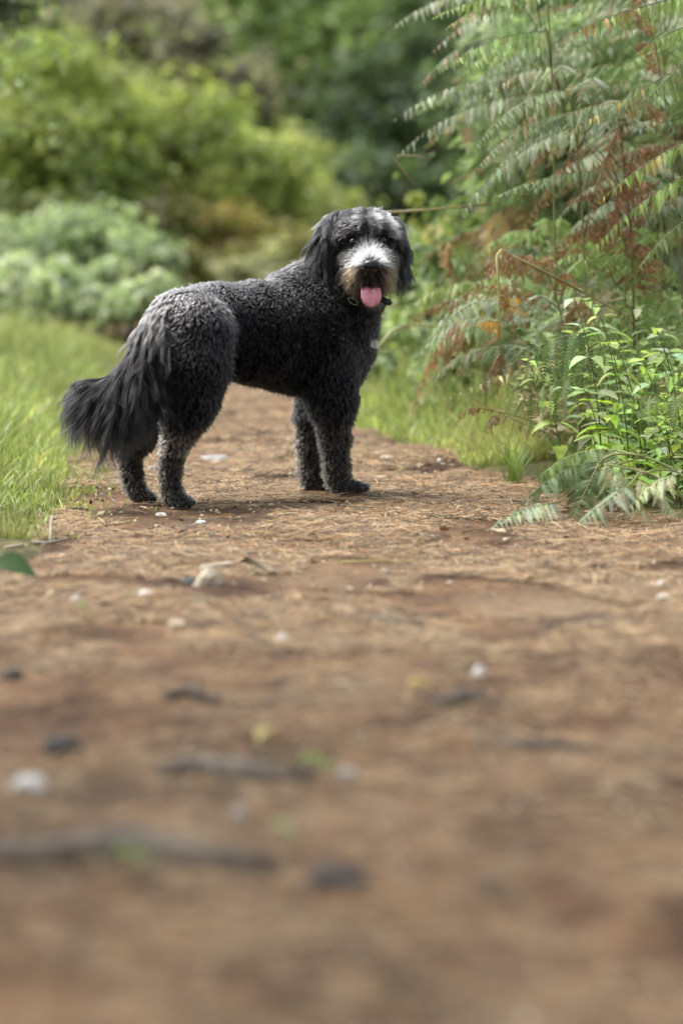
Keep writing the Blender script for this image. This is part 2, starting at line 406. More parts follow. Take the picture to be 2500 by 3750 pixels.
def bracken_key(base, combs, stemc, label, group='bracken fronds along the right edge of the path'):
    """a plant whose stem rises from base and whose fronds are given as (root px, mid px, tip px, distance, n, pinna length, colour, meshes, hang, tip colour)"""
    o = Vector((base[0], base[1], gz(*base))); e = empty('bracken', o, label, 'fern', group)
    roots = [at(*c[0], c[3]) for c in combs]
    top = max(roots, key=lambda p: p.z)
    ctl = Vector((o.x, o.y, top.z * .8)); pts = bez(o, ctl, top, 12); stem_part(e, o, pts, .0045, .002, stemc)
    for c, r in zip(combs, roots):
        k = min(range(12), key=lambda j: (pts[j] - r).length)
        if (pts[k] - r).length > .03:
            stem_part(e, o, bez(pts[max(0, k - 2)], pts[k].lerp(r, .5) + Vector((0, 0, .02)), r, 6), .0025, .0016, stemc)
        Y = c[3]; dy = c[10] if len(c) > 10 else -.12
        comb(e, o, r, at(*c[1], Y + dy * .5), at(*c[2], Y + dy), c[4], c[5], c[6], c[7], c[8], stemc, tip_col=c[9])
    return e
K = bracken_key
GRB = 'bracken fronds along the right edge of the path'
K((.75, 10.3), [((1860, -60), (1560, -30), (1418, 120), 10.2, 20, .085, SHEEN_GREEN, PIN, .7, None), ((1980, -20), (1730, 20), (1568, 205), 10.1, 20, .08, SHEEN_GREEN, PIN, .8, BROWN)], (.12, .11, .05), 'tall bracken whose pale drooping tips hang highest above the dark gap', GRB)
K((.72, 10.0), [((2020, 250), (1640, 270), (1440, 440), 10.0, 22, .10, SHEEN_GREEN, PIN, .8, None), ((2050, 330), (1660, 350), (1450, 575), 9.9, 24, .10, SHEEN_GREEN, PIN, .9, None)], (.12, .11, .05), 'pale blue-green bracken reaching furthest left over the path above a snapped stalk', GRB)
K((.80, 9.6), [((2260, 300), (2020, 320), (1790, 560), 9.6, 22, .09, DGREEN, PIN, .9, BROWN), ((2260, 420), (1830, 500), (1680, 815), 9.4, 28, .10, SHEEN_GREEN, PIN, .95, None), ((2300, 380), (1960, 440), (1800, 640), 9.5, 22, .09, SHEEN_GREEN, PIN, .8, None)], (.14, .12, .05), 'bracken with long silvery green arching frond ending just right of dog head', GRB)
K((.95, 8.7), [((2580, 200), (2330, 330), (2070, 490), 8.75, 24, .075, GREEN, PIN, .8, YELLOW), ((2560, 130), (2430, 350), (2260, 420), 8.7, 20, .07, GREEN, PIN, .8, None)], (.12, .10, .05), 'sharp green bracken with yellowing tip at the upper right edge', GRB)
K((.92, 8.3), [((2600, -30), (2300, 10), (2045, 145), 8.45, 22, .065, LGREEN, PIN, 1.1, (.35, .13, .03)), ((2600, 70), (2430, 110), (2330, 195), 8.35, 16, .06, LGREEN, PIN, 1.0, STRAW)], (.12, .10, .05), 'bright green bracken with rust-spotted pinnae in the top right corner', GRB)
K((.90, 8.5), [((2600, 480), (2380, 560), (2185, 745), 8.55, 20, .07, LGREEN, PIN, 1.0, YELLOW), ((2600, 600), (2330, 700), (2115, 985), 8.5, 26, .075, LGREEN, PIN, 1.0, None), ((2600, 760), (2440, 820), (2330, 1000), 8.45, 18, .07, GREEN, PIN, .9, None)], (.14, .12, .05), 'yellow-green bracken drooping at mid height against the right edge', GRB)
K((.80, 9.3), [((2140, 520), (2010, 640), (1880, 900), 9.4, 20, .08, BROWN, PIND, 1.0, None), ((2260, 470), (2200, 620), (2140, 870), 9.2, 20, .08, BROWN, PIND, 1.0, None), ((2060, 480), (1960, 520), (1900, 760), 9.5, 18, .08, BROWN, PIND, 1.0, None), ((2330, 560), (2260, 700), (2220, 900), 9.2, 18, .08, (.24, .12, .06), PIND, 1.0, None)], (.14, .08, .04), 'withered rust-brown bracken hanging amid the green fronds on the right', GRB)
K((.62, 8.9), [((2160, 1215), (1990, 1225), (1825, 1370), 8.62, 10, .19, (.12, .19, .07), PINL, 1.3, BROWN, -.05), ((2140, 1370), (1960, 1400), (1835, 1530), 8.58, 8, .15, GREEN, PINL, 1.3, None, -.05), ((2220, 1270), (2080, 1290), (1960, 1400), 8.66, 8, .16, (.12, .19, .07), PINL, 1.3, BROWN, -.05)], (.17, .17, .06), 'dark green bracken with long comb-like pinnae hanging straight down by the path', GRB)
K((.86, 8.1), [((2580, 1440), (2380, 1430), (2200, 1500), 8.0, 13, .13, GREEN, PINL, 1.2, None, -.05), ((2600, 1320), (2500, 1330), (2400, 1400), 8.1, 10, .13, GREEN, PINL, 1.2, BROWN, -.05)], (.17, .17, .06), 'green bracken with a curtain of hanging pinnae at the right edge beside nettles', GRB)
K((.84, 7.95), [((2200, 1690), (2060, 1690), (1890, 1860), 7.9, 18, .11, DGREEN, PIN, .7, None), ((2190, 1700), (2150, 1780), (2090, 1910), 7.85, 14, .09, DGREEN, PIN, .6, None), ((2050, 1840), (1900, 1850), (1780, 1950), 7.8, 16, .07, SHEEN_GREEN, PIN, .5, None), ((2260, 1650), (2100, 1620), (1960, 1760), 8.0, 18, .10, GREEN, PIN, .7, None), ((2300, 1780), (2200, 1840), (2080, 1950), 7.75, 14, .08, SHEEN_GREEN, PIN, .5, None)], (.25, .26, .10), 'dark teal bracken sprawling low onto the path at the lower right', GRB)
K((.80, 7.85), [((2210, 1700), (2290, 1770), (2400, 1930), 7.8, 16, .12, PALE, PIN, .25, None, -.05), ((2470, 1740), (2380, 1760), (2270, 1900), 7.75, 12, .07, PALE, PIN, .3, None, -.05), ((2330, 1760), (2400, 1790), (2480, 1900), 7.8, 14, .09, PALE, PIN, .3, None, -.05)], (.34, .36, .18), 'pale upturned bracken frond showing its whitish underside at the lower right', GRB)
K((.75, 8.9), [((2110, 1310), (1900, 1330), (1640, 1460), 8.9, 14, .05, (.38, .38, .16), PIN, .6, None)], (.30, .28, .12), 'cream-green withering bracken tip pointing left over the grass', GRB)
K((.62, 8.85), [((2010, 1590), (1850, 1530), (1690, 1440), 8.8, 12, .05, BROWN, PIND, .9, None, 0), ((1830, 1540), (1790, 1480), (1760, 1640), 8.8, 9, .06, BROWN, PIND, .9, None, 0), ((1790, 1500), (1680, 1470), (1670, 1560), 8.8, 9, .045, (.22, .13, .07), PIND, .9, None, 0)], (.28, .22, .10), 'curled brown bracken tip low beside the grass tuft on the path edge', GRB)
# plants whose fronds overlap to close the bank
random.seed(23)
for i in range(19):
    Y = random.uniform(9.1, 11.2); cb = []; dead = i % 5 == 4
    v0 = random.uniform(60, 860); u0 = float(np.interp(v0, [0, 120, 450, 575, 815, 1000], [1480, 1500, 1530, 1540, 1750, 1850])) + random.random() ** 1.15 * 720
    cc = random.choice([SHEEN_GREEN, SHEEN_GREEN, GREEN, (.15, .22, .10), LGREEN]) if not dead else random.choice([BROWN, (.24, .14, .08)])
    for k in range(4):
        v = v0 + random.uniform(-130, 150); u = max(u0 + random.uniform(-110, 170), float(np.interp(v, [0, 120, 450, 575, 815, 1000], [1450, 1460, 1480, 1490, 1700, 1800])))
        du, dv = random.uniform(280, 480), random.uniform(90, 240)
        cb.append(((u + du, v - dv), (u + du * .42, v - dv * .95), (u, v), Y + random.uniform(-.1, .1), 27, random.uniform(.075, .105), cc, PIND if dead else PIN, random.uniform(.4, .85), BROWN if k == 1 else None))
    ru = max((c[0][0] for c in cb)); p = at(ru, 1000, Y)
    K((max(.55, p.x - random.uniform(-.05, .12)), Y + .1), cb, (.21, .21, .09), 'brown withered bracken among the overlapping fronds of the right-hand bank' if dead else '%s bracken overlapping its neighbours %s' % (CNAME.get(cc, 'soft green'), 'high in the right-hand bank' if v0 < 330 else 'halfway up the right-hand bank' if v0 < 620 else 'low in the right-hand bank'), 'overlapping bracken closing the right-hand bank')
# the mass of bracken behind, too dense to tell apart
def thicket():
    n = 26000; Y = RNG.uniform(10.8, 13.6, n); v = 40 + RNG.uniform(0, 1, n) * 1150
    ul = np.interp(v, [0, 120, 450, 575, 815, 1000, 1200], [1740, 1740, 1720, 1740, 1830, 1850, 1900]); u = ul + RNG.uniform(0, 1, n) ** .9 * (2700 - ul)
    u = u + 90 * noise2(v / 70, Y * 2, 41)
    a, bq = (u - 1250) / FPX, (1875 - v) / FPX; dy = CP + bq * SP
    P = np.stack([a / dy * Y, Y, CAM_H + (-SP + bq * CP) / dy * Y], -1)
    P = P[P[:, 2] > ground_z(P[:, 0], P[:, 1])]; n = len(P)
    d = np.stack([RNG.normal(-.35, .35, n), RNG.normal(-.25, .35, n), RNG.normal(-.75, .35, n)], -1); d /= np.linalg.norm(d, axis=1)[:, None]
    s = np.cross(d, RNG.normal(0, .5, (n, 3)) + np.array([0, 1.0, .3])); s /= np.linalg.norm(s, axis=1)[:, None]
    L = RNG.uniform(.05, .11, n)[:, None]; w = L * RNG.uniform(.12, .2, n)[:, None]
    V = np.stack([P, P + d * L * .3 + s * w, P + d * L, P + d * L * .35 - s * w], 1)
    patch = noise2(P[:, 0] * 3.5, P[:, 2] * 3.5, 42) + .4 * noise2(P[:, 0] * 9, P[:, 2] * 9, 43)
    cols = np.where((patch > .20)[:, None], np.array([.30, .21, .13]), np.where((patch < -.12)[:, None], np.array([.36, .43, .33]), np.array([.19, .27, .14]))) * RNG.uniform(.7, 1.35, n)[:, None]  # palest patches repeat the sky sheen as leaf colour
    C = np.ones((n, 4, 4)); C[..., :3] = cols[:, None]
    tag(link('bracken_thicket', mesh_np('bracken_thicket', V.reshape(-1, 3), np.arange(n * 4), np.full(n, 4), C.reshape(-1, 4), False, M['foliage'])), kind='stuff')
thicket()
def undergrowth():
    n = 17000; Y = RNG.uniform(8.9, 10.8, n); v = RNG.uniform(1060, 1760, n); ul = np.interp(v, [1080, 1250, 1450, 1700, 1760], [1960, 1930, 1900, 2060, 2120]); u = ul + RNG.uniform(0, 1, n) * (2750 - ul)
    a, bq = (u - 1250) / FPX, (1875 - v) / FPX; dy = CP + bq * SP
    P = np.stack([a / dy * Y, Y, CAM_H + (-SP + bq * CP) / dy * Y], -1); top = .30 + .26 * noise2(P[:, 0] * 4.3, P[:, 1] * 3, 71) + .20 * noise2(P[:, 0] * 13, P[:, 1] * 11, 72) + .22 * np.clip(P[:, 0] - .6, 0, .6)
    P = P[(P[:, 2] > ground_z(P[:, 0], P[:, 1])) & (P[:, 2] < top + .08)]; n = len(P)
    nr = np.stack([RNG.normal(0, .5, n), RNG.normal(-.4, .5, n), np.ones(n)], -1); nr /= np.linalg.norm(nr, axis=1)[:, None]
    d = np.cross(nr, RNG.normal(0, 1, (n, 3))); d /= np.linalg.norm(d, axis=1)[:, None]; s = np.cross(nr, d)
    L = RNG.uniform(.015, .04, n)[:, None]; w = L * RNG.uniform(.2, .36, n)[:, None]
    V = np.stack([P, P + d * L * .35 + s * w, P + d * L - nr * L * .15, P + d * L * .35 - s * w], 1)
    patch = noise2(P[:, 0] * 6, P[:, 2] * 6, 52)
    cols = np.where((patch > .18)[:, None], np.array([.34, .31, .18]), np.where((patch < -.1)[:, None], np.array([.34, .43, .28]), np.array([.27, .38, .14]))) * RNG.uniform(.6, 1.4, n)[:, None]
    C = np.ones((n, 4, 4)); C[..., :3] = cols[:, None]
    tag(link('undergrowth', mesh_np('undergrowth', V.reshape(-1, 3), np.arange(n * 4), np.full(n, 4), C.reshape(-1, 4), False, M['foliage'])), kind='stuff')
undergrowth()
# the snapped dead stalk with withered leaves
def dead_stalk():
    o = Vector((.62, 9.0, gz(.62, 9.0))); e = empty('bracken', o, 'snapped tan bracken stalk bent down at a sharp knee with crisp brown leaf curls', 'fern', GRB)
    stem_part(e, o, [o, at(2290, 1155, 9.05), at(2060, 1030, 9.02), at(1835, 915, 9.0)], .0042, .0036, (.21, .19, .07))
    stem_part(e, o, [at(1835, 915, 9.0), at(1818, 935, 8.98), at(1826, 1080, 8.96), at(1834, 1300, 8.95)], .0036, .0028, (.34, .31, .12))
    Q = lambda a, b, c, n, L, cc=(.30, .19, .11), mm=PIND: comb(e, o, at(*a, 8.97), at(*b, 8.95), at(*c, 8.93), n + 3, L * 1.15, cc, mm, .9, (.2, .13, .06))
    Q((1835, 915), (1890, 920), (1905, 1010), 10, .035, (.27, .17, .09)); Q((1830, 940), (1880, 1000), (1890, 1090), 10, .035)
    Q((1828, 1080), (1890, 1120), (1880, 1260), 12, .035); Q((1834, 1290), (1800, 1330), (1790, 1400), 9, .035, (.22, .12, .08)); Q((1834, 1290), (1830, 1380), (1810, 1450), 9, .045, (.18, .1, .07))
    Q((1826, 1085), (1890, 1085), (1960, 1105), 7, .03, (.5, .30, .06), PIN); Q((1828, 1110), (1880, 1120), (1935, 1150), 7, .03, (.5, .28, .06), PIN)
    Q((1832, 1180), (1790, 1172), (1745, 1185), 8, .03, (.55, .33, .07), PIN); Q((1834, 1205), (1800, 1200), (1765, 1205), 6, .025, (.5, .3, .08), PIN)
dead_stalk()
K((.45, 10.6), [((1640, 870), (1640, 1000), (1740, 1100), 10.4, 26, .085, (.42, .29, .18), PIND, .9, None, 0), ((1745, 1130), (1560, 1230), (1505, 1540), 10.3, 40, .095, (.44, .29, .18), PIND, .9, None, 0), ((1720, 1200), (1650, 1230), (1590, 1400), 10.3, 24, .085, (.40, .26, .16), PIND, .9, None, 0)], (.25, .2, .1), 'blurred russet bracken drooping in front of the bright grass behind the dog', GRB)
# filler plants deeper in the bank
for i in range(72):
    y = random.uniform(9.2, 13.5); fy = y / 9
    x = random.uniform(.52, 1.12) * fy + .06
    dead = i % 5 == 3
    H = random.uniform(.55, 1.5) if x > .80 * fy else random.uniform(.3, .62)
    c = random.choice([GREEN, SHEEN_GREEN, SHEEN_GREEN, GREEN, LGREEN, DGREEN]) if not dead else random.choice([BROWN, (.25, .14, .07)])
    bracken_auto(x, y, H, random.uniform(-.34, -.06), random.uniform(-.35, .1), 7, random.uniform(.24, .36), c,
                 '%s withered brown bracken deep inside the right-hand bank' % ('tall' if H > .7 else 'low') if dead else '%s %s bracken behind the front fronds of the right-hand bank' % ('tall' if H > .7 else 'low', CNAME[c]),
                 'bracken filling the right-hand bank', PIND if dead else PIN, 14, .105, .6, (.20, .20, .08), None if dead else (BROWN if i % 3 == 0 else None))

# ------------------------------------------------------------------ leafy plants (nettles) and grass tuft
def leaf_mesh(name, n, width, tooth, bend, fold, seed):
    r = random.Random(seed); V, F, C = [], [], []
    mid = []
    for i in range(n + 1):
        t = i / n; z = -bend * t * t; mid.append(len(V)); V.append((t, 0, z)); C.append((1.15, 1.12, 1.0, 1))
    for s in (-1, 1):
        ed = []
        for i in range(n + 1):
            t = i / n; w = width * math.sin(math.pi * min(1, t ** .72 * .97 + .03)) * (1 - .3 * t) + .002
            tt = t + (tooth / n if i % 1 == 0 else 0)
            ed.append(len(V)); V.append((min(1, tt), s * w * math.cos(fold), -bend * t * t + w * math.sin(fold))); C.append((1, 1, 1, 1))
            if i < n:
                ed.append(len(V)); V.append((t + .75 / n, s * w * .80 * math.cos(fold), -bend * t * t + w * .8 * math.sin(fold))); C.append((.95, .95, .95, 1))
        for i in range(n):
            a, b = mid[i], mid[i + 1]; p, q, w2 = ed[2 * i], ed[2 * i + 1], ed[2 * i + 2]
            F.append((a, b, w2, q, p) if s < 0 else (a, p, q, w2, b))
    return mesh_py(name, V, F, C, False, M['leaf'])
LEAF = [leaf_mesh('toothed_leaf', 8, w, .5, b, f, i) for i, (w, b, f) in enumerate([(.38, .25, .15), (.34, .45, .1), (.40, .12, .25), (.36, .6, .2)])]
def put_leaf(parent, P, d, up, L, mesh, c):
    d = d.normalized(); nn = (up - d * up.dot(d)).normalized(); yv = nn.cross(d)
    m = (Matrix(((d.x, yv.x, nn.x), (d.y, yv.y, nn.y), (d.z, yv.z, nn.z))) * L).to_4x4(); m.translation = P
    o = bpy.data.objects.new('leaf', mesh); col.objects.link(o); o.parent = parent; o.matrix_basis = m; o.color = rc(c, .15); return o
def nettle(top, base, c, label, group, npair=4, L=.06, meshes=LEAF):
    b = Vector((base[0], base[1], gz(*base))); e = empty('nettle', b, label, 'plant', group)
    pts = bez(b, Vector((b.x, b.y, (b.z + top.z) * .6)), top, 9)
    V, F = tube([p - b for p in pts], [.0022 - .0012 * i / 8 for i in range(9)], 5)
    link('stem', mesh_py('nettle_stem', V, F, [(1, 1, 1, 1)] * len(V), True, M['stem']), e, None, (.12, .16, .06, 1))
    a0 = random.uniform(0, 3)
    for k in range(npair):
        t = 1 - k * .17; i = t * 8; P = pts[int(i)].lerp(pts[min(8, int(i) + 1)], i - int(i)) - b
        for s in (0, math.pi):
            a = a0 + k * 1.5 + s + random.uniform(-.3, .3)
            d = Vector((math.cos(a), math.sin(a), random.uniform(-.15, .45 - .15 * k)))
            put_leaf(e, P + d * .008, d, Vector((random.uniform(-.2, .2), random.uniform(-.3, .1), 1)), L * (.6 + .16 * k) * random.uniform(.85, 1.15), random.choice(meshes), c)
    return e
NET, NETB, NETL = (.22, .33, .13), (.31, .41, .26), (.32, .46, .11)
GN = 'nettles growing along the right edge of the path'
for (u, v, Y, c, L, lab) in [
    (1930, 1325, 8.55, NETL, .05, 'bright nettle leaning out furthest left in front of hanging fern pinnae'),
    (2070, 1420, 8.5, NETB, .06, 'grey-green nettle with tooth-edged leaves in front of the dark hanging fern'),
    (2180, 1470, 8.35, (.32, .5, .05), .085, 'nettle with one large lime-yellow leaf glowing above the grass'),
    (2230, 1340, 8.6, NET, .065, 'middle nettle of the patch with spreading mid-green leaves'),
    (2330, 1290, 8.7, NETL, .07, 'lime green nettle with long upright leaf near the right edge'),
    (2110, 1225, 8.9, NETL, .06, 'topmost nettle with one pale leaf held flat under the dead stalk'),
    (2340, 1130, 8.9, NETB, .06, 'tall grey-green nettle standing above the rest at the right'),
    (2420, 1230, 8.7, NETB, .07, 'blue-green nettle with a rounded leaf beside the right edge')]:
    p = at(u, v, Y); nettle(p, (p.x + .10, Y + .12), c, lab, GN, 5, L)
def crowd(p, base, cl, group, *a): nettle(p, base, cl[0], cl[1] % ('low' if p.z < .45 else 'tall'), group, *a)
for i in range(64):
    v = random.uniform(1090, 1800); u = random.uniform(2010 + max(0, v - 1500) * .1, 2540); Y = random.uniform(8.15, 9.3) if v < 1560 else random.uniform(8.0, 8.6)
    p = at(u, v, Y); crowd(p, (p.x + .08, Y + .1), random.choice([(NET, 'mid-green %s nettle crowded in the patch at the right of the path'), (NETB, 'grey-green %s nettle crowded in the patch at the right of the path'), (NETL, 'lime %s nettle crowded in the patch at the right of the path')]), 'crowded nettles in the patch', 4, random.uniform(.045, .07))
def tuft(u, v, Y, n, h, label, c0=(.14, .22, .06)):
    p = at(u, v, Y); b = Vector((p.x, Y, gz(p.x, Y))); Vs, Fs = [], []
    for i in range(n):
        a = random.uniform(0, 6.28); ln = random.uniform(.15, .9); hh = h * random.uniform(.5, 1.1); d = Vector((math.cos(a), math.sin(a), 0)); s = Vector((-math.sin(a), math.cos(a), 0)) * .0013
        q = d * random.uniform(0, .03); k = len(Vs)
        for t in (0, .4, .75): 
            m = q + d * hh * ln * t * t + Vector((0, 0, hh * (t - .3 * ln * t * t))); Vs += [m - s * (1 - t * .4), m + s * (1 - t * .4)]
        Vs.append(q + d * hh * ln + Vector((0, 0, hh * (1 - .3 * ln))))
        Fs += [(k, k + 1, k + 3, k + 2), (k + 2, k + 3, k + 5, k + 4), (k + 4, k + 5, k + 6)]
    C = [(*(x * random.uniform(.8, 1.2) for x in c0), 1) for _ in Vs]
    e = link('grass_tuft', mesh_py('grass_tuft', Vs, Fs, C, False, M['grass']), None, b)
    return tag(e, label, 'grass tuft', 'grass tufts on the right path edge')
tuft(1880, 1745, 9.05, 90, .13, 'wiry grass tuft rising at the path edge below the hanging fern')
tuft(2180, 1640, 8.6, 120, .16, 'longer grass tuft between the nettles and the sprawling fern')
tuft(2020, 1700, 8.7, 60, .09, 'short grass tuft hidden under fern beside the bare earth edge')
# dry straws
def straw(pts, label, r=.002, c=(.36, .28, .15)):
    o = Vector(pts[-1]); V, F = tube([Vector(p) - o for p in pts], [r] * len(pts), 6)
    return tag(link('dry_stalk', mesh_py('dry_stalk', V, F, [(1, 1, 1, 1)] * len(V), True, M['stem']), None, o, (*c, 1)), label, 'stalk', 'dry stalks by the bracken')
straw([at(1520, 680, 9.9), at(1480, 625, 9.9), at(1443, 578, 9.9), at(1462, 567, 9.9), at(1520, 568, 9.9), at(1578, 582, 9.9)], 'broken tan stalk folded in a sharp V under the furthest left frond')
straw([at(1400, 777, 9.9), at(1560, 768, 9.9), at(1800, 745, 9.9)], 'straight horizontal tan stalk just above and right of dog head', .0038, (.34, .27, .13))
straw([at(1760, 1190, 10.6), at(1600, 1188, 10.6), at(1480, 1192, 10.55), at(1430, 1215, 10.5), at(1370, 1290, 10.5)], 'pale forked stem curving down left behind the dog chest', .0042, (.42, .42, .22))

# ------------------------------------------------------------------ background shrubs, trees
def leaf_cloud(n, centers, radii, size, cols, up=.5, flat=.6):
    centers = np.array(centers); radii = np.array(radii)
    k = RNG.integers(0, len(centers), n)
    d = RNG.normal(0, 1, (n, 3)); d /= np.linalg.norm(d, axis=1)[:, None]
    r = np.abs(RNG.normal(0, .85, n)) + .15
    P = centers[k] + d * r[:, None] * radii[k]
    nrm = d * .7 + np.array([0, 0, up]) + RNG.normal(0, .45, (n, 3)); nrm /= np.linalg.norm(nrm, axis=1)[:, None]
    a = RNG.normal(0, 1, (n, 3)); a -= nrm * (a * nrm).sum(1)[:, None]; a /= np.linalg.norm(a, axis=1)[:, None]
    b = np.cross(nrm, a)
    s = size * RNG.uniform(.6, 1.4, n)
    A, B = a * s[:, None], b * s[:, None] * flat * .5
    V = np.stack([P - A * .5, P + B + nrm * s[:, None] * .08, P + A * .55 - nrm * s[:, None] * .1, P - B + nrm * s[:, None] * .08], 1)
    cc = np.array(cols); base = cc[RNG.integers(0, len(cc), len(centers))][k]; mixv = cc[RNG.integers(0, len(cc), n)]
    c = (base * .7 + mixv * .3) * RNG.uniform(.7, 1.35, n)[:, None]
    pale = (RNG.uniform(0, 1, n) < .05)[:, None]; c = np.where(pale, np.clip(c * 1.6 + .10, 0, .7), c)  # scattered leaves lightened in colour as sky-reflecting highlights
    C = np.ones((n, 4, 4)); C[:, :, :3] = c[:, None]
    F = (np.array([[0, 1, 2, 3]])[None] + (np.arange(n) * 4)[:, None, None]).reshape(-1)
    return V.reshape(-1, 3), F, C.reshape(-1, 4)
def shrub(name, c, R, n, size, cols, label, cat='shrub', group=None, nclump=26, stems=5, up=.5, trunk=None):
    """leafy plant: crown of leaf clumps over woody stems"""
    c = Vector(c); b = Vector((c.x, c.y, gz(c.x, c.y))); e = empty(name, b, label, cat, group)
    cs, rs = [], []
    for i in range(nclump):
        d = Vector((random.gauss(0, 1), random.gauss(0, 1), random.gauss(0, 1))).normalized() * random.random() ** .35
        p = Vector((c.x + d.x * R[0], c.y + d.y * R[1], c.z + d.z * R[2])); 
        if p.z < b.z + .05: p.z = b.z + random.uniform(.05, .3)
        q = random.uniform(.24, .5) * min(R); cs.append(tuple(p - b)); rs.append((q * 1.3, q * 1.3, q * .8))
    V, F, C = leaf_cloud(n, cs, rs, size, cols, up)
    link('crown' if trunk else 'foliage', mesh_np(name + '_foliage', V, F, np.full(len(F) // 4, 4), C, False, M['foliage']), e)
    parts = []
    for i in range(stems):
        t = Vector(random.choice(cs)); 
        st = Vector((random.uniform(-.2, .2), random.uniform(-.2, .2), -.02)) if not trunk else Vector((0, 0, trunk[1] * random.uniform(.5, .95)))
        parts.append(tube(bez(st, st.lerp(t, .5) + Vector((0, 0, .15)), t, 6), [.012 if not trunk else trunk[0] * .4] * 3 + [.006] * 3, 5))
    if trunk:
        V, F = tube([Vector((0, 0, -.05)), Vector((.02, 0, trunk[1] * .5)), Vector((0, .03, trunk[1]))], [trunk[0] * 1.3, trunk[0], trunk[0] * .6], 9)
        link('trunk', mesh_py(name + '_trunk', V, F, None, True, M['bark']), e)
    V, F = merge(parts); link('limb' if trunk else 'stem', mesh_py(name + '_stems', V, F, None, True, M['bark']), e)
    return e
FG = [(0.209, 0.297, 0.065), (0.295, 0.376, 0.087), (0.139, 0.204, 0.054), (0.348, 0.391, 0.131), (0.26, 0.266, 0.076)]
FP = [(0.29, 0.38, 0.22), (0.399, 0.475, 0.307), (0.217, 0.316, 0.155), (0.471, 0.523, 0.374)]
FD = [(0.044, 0.075, 0.027), (0.062, 0.106, 0.037), (0.075, 0.125, 0.056), (0.037, 0.062, 0.025)]  # dark leaf colours lifted to stand in for distance haze
FB = [(.22, .32, .09), (.27, .38, .11), (.17, .25, .08), (.12, .18, .07)]
FO = [(0.467, 0.319, 0.122), (0.4, 0.319, 0.101), (0.333, 0.223, 0.101), (0.283, 0.303, 0.101)]
FM = [(0.129, 0.202, 0.094), (0.184, 0.269, 0.125), (0.092, 0.151, 0.073), (0.221, 0.286, 0.187)]
# left bank, big bracken mound
G1 = 'bushes in the blurred bank left of the path'
def sh(u, v, Y, R, n, size, cols, label, **k): return shrub(k.pop('name', 'shrub'), at(u, v, Y), R, n, size, cols, label, **k)
sh(150, 520, 24.5, (.8, .7, .75), 6500, .09, FG, 'dark green mounded bush filling the left edge behind the dog', group=G1)
sh(560, 560, 25.5, (.7, .7, .65), 6000, .09, FG, 'mid-green mound forming the crest of the blurred left bank', group=G1)
sh(850, 720, 26.5, (.65, .6, .55), 5500, .09, [(.30, .37, .10), (.36, .39, .14), (.25, .31, .09)], 'lighter yellow-green shoulder of the sloping left bank', group=G1)
sh(1080, 840, 27.5, (.45, .5, .45), 3500, .09, [(.33, .38, .13), (.38, .39, .16), (.28, .33, .10)], 'pale olive bush at the low end of the left bank beside dog head', group=G1)
sh(800, 930, 24.5, (.45, .4, .30), 2600, .08, FO, 'rusty orange-brown bush low in the bank left of dog head', group=G1)
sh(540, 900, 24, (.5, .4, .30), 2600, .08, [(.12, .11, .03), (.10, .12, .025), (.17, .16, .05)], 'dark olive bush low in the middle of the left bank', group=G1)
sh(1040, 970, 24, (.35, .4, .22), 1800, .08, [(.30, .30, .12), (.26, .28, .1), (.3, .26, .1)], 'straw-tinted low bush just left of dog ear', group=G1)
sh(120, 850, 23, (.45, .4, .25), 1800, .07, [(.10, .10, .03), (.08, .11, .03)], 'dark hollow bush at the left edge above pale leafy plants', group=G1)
G2 = 'pale leafy plants at the foot of the left bank'
sh(110, 980, 19.5, (.35, .35, .26), 2200, .075, FP, 'pale mint leafy plant touching the left edge', cat='plant', name='leafy_plant', group=G2)
sh(330, 930, 19.5, (.3, .3, .24), 1900, .075, FP, 'pale mint leafy plant in middle of the three at left', cat='plant', name='leafy_plant', group=G2)
sh(480, 1020, 19, (.28, .3, .20), 1700, .075, FP, 'pale mint leafy plant nearest to dog rump', cat='plant', name='leafy_plant', group=G2)
sh(700, 1010, 23, (.35, .35, .16), 1500, .08, [(.20, .19, .07), (.24, .20, .08), (.16, .17, .05)], 'low olive-brown growth right above dog back', group=G1)
sh(960, 1030, 22.5, (.3, .3, .14), 1300, .08, [(.30, .31, .16), (.27, .27, .16)], 'low grey-green growth above dog withers', group=G1)
sh(240, 1075, 18.2, (.4, .35, .16), 1700, .075, FP, 'low pale mint growth between the grass and the three leafy plants', cat='plant', name='leafy_plant', group=G2)
sh(560, 1085, 17.8, (.2, .3, .12), 900, .07, FP, 'low pale mint growth beside dog rump', cat='plant', name='leafy_plant', group=G2)
sh(20, 1090, 18.5, (.2, .3, .2), 1000, .075, FP, 'low pale mint growth cut by the left edge', cat='plant', name='leafy_plant', group=G2)
# trees behind
G3 = 'trees closing the view behind the path'
sh(980, 150, 36, (1.3, .9, 1.2), 9000, .13, FB, 'bright fresh-green tree crown at the top centre', cat='tree', name='broadleaf_tree', group=G3, trunk=(.09, 2.0), nclump=34)
sh(1250, 560, 40, (1.2, .8, 1.3), 7000, .13, FM, 'muted green tree in the gap above dog head', cat='tree', name='broadleaf_tree', group=G3, trunk=(.09, 1.5), nclump=30)
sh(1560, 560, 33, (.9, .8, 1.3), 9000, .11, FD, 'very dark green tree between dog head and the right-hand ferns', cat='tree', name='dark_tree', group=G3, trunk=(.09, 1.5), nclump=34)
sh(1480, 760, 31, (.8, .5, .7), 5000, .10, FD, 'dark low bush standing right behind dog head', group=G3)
sh(1750, 200, 36, (1.3, .8, 1.5), 8000, .12, FM, 'dim green tree seen through the upper right ferns', cat='tree', name='broadleaf_tree', group=G3, trunk=(.09, 2.0), nclump=30)
sh(2250, 400, 30, (1.3, .8, 1.7), 8000, .12, FM, 'green tree almost hidden behind the right-hand ferns', cat='tree', name='broadleaf_tree', group=G3, trunk=(.09, 2.0), nclump=30)
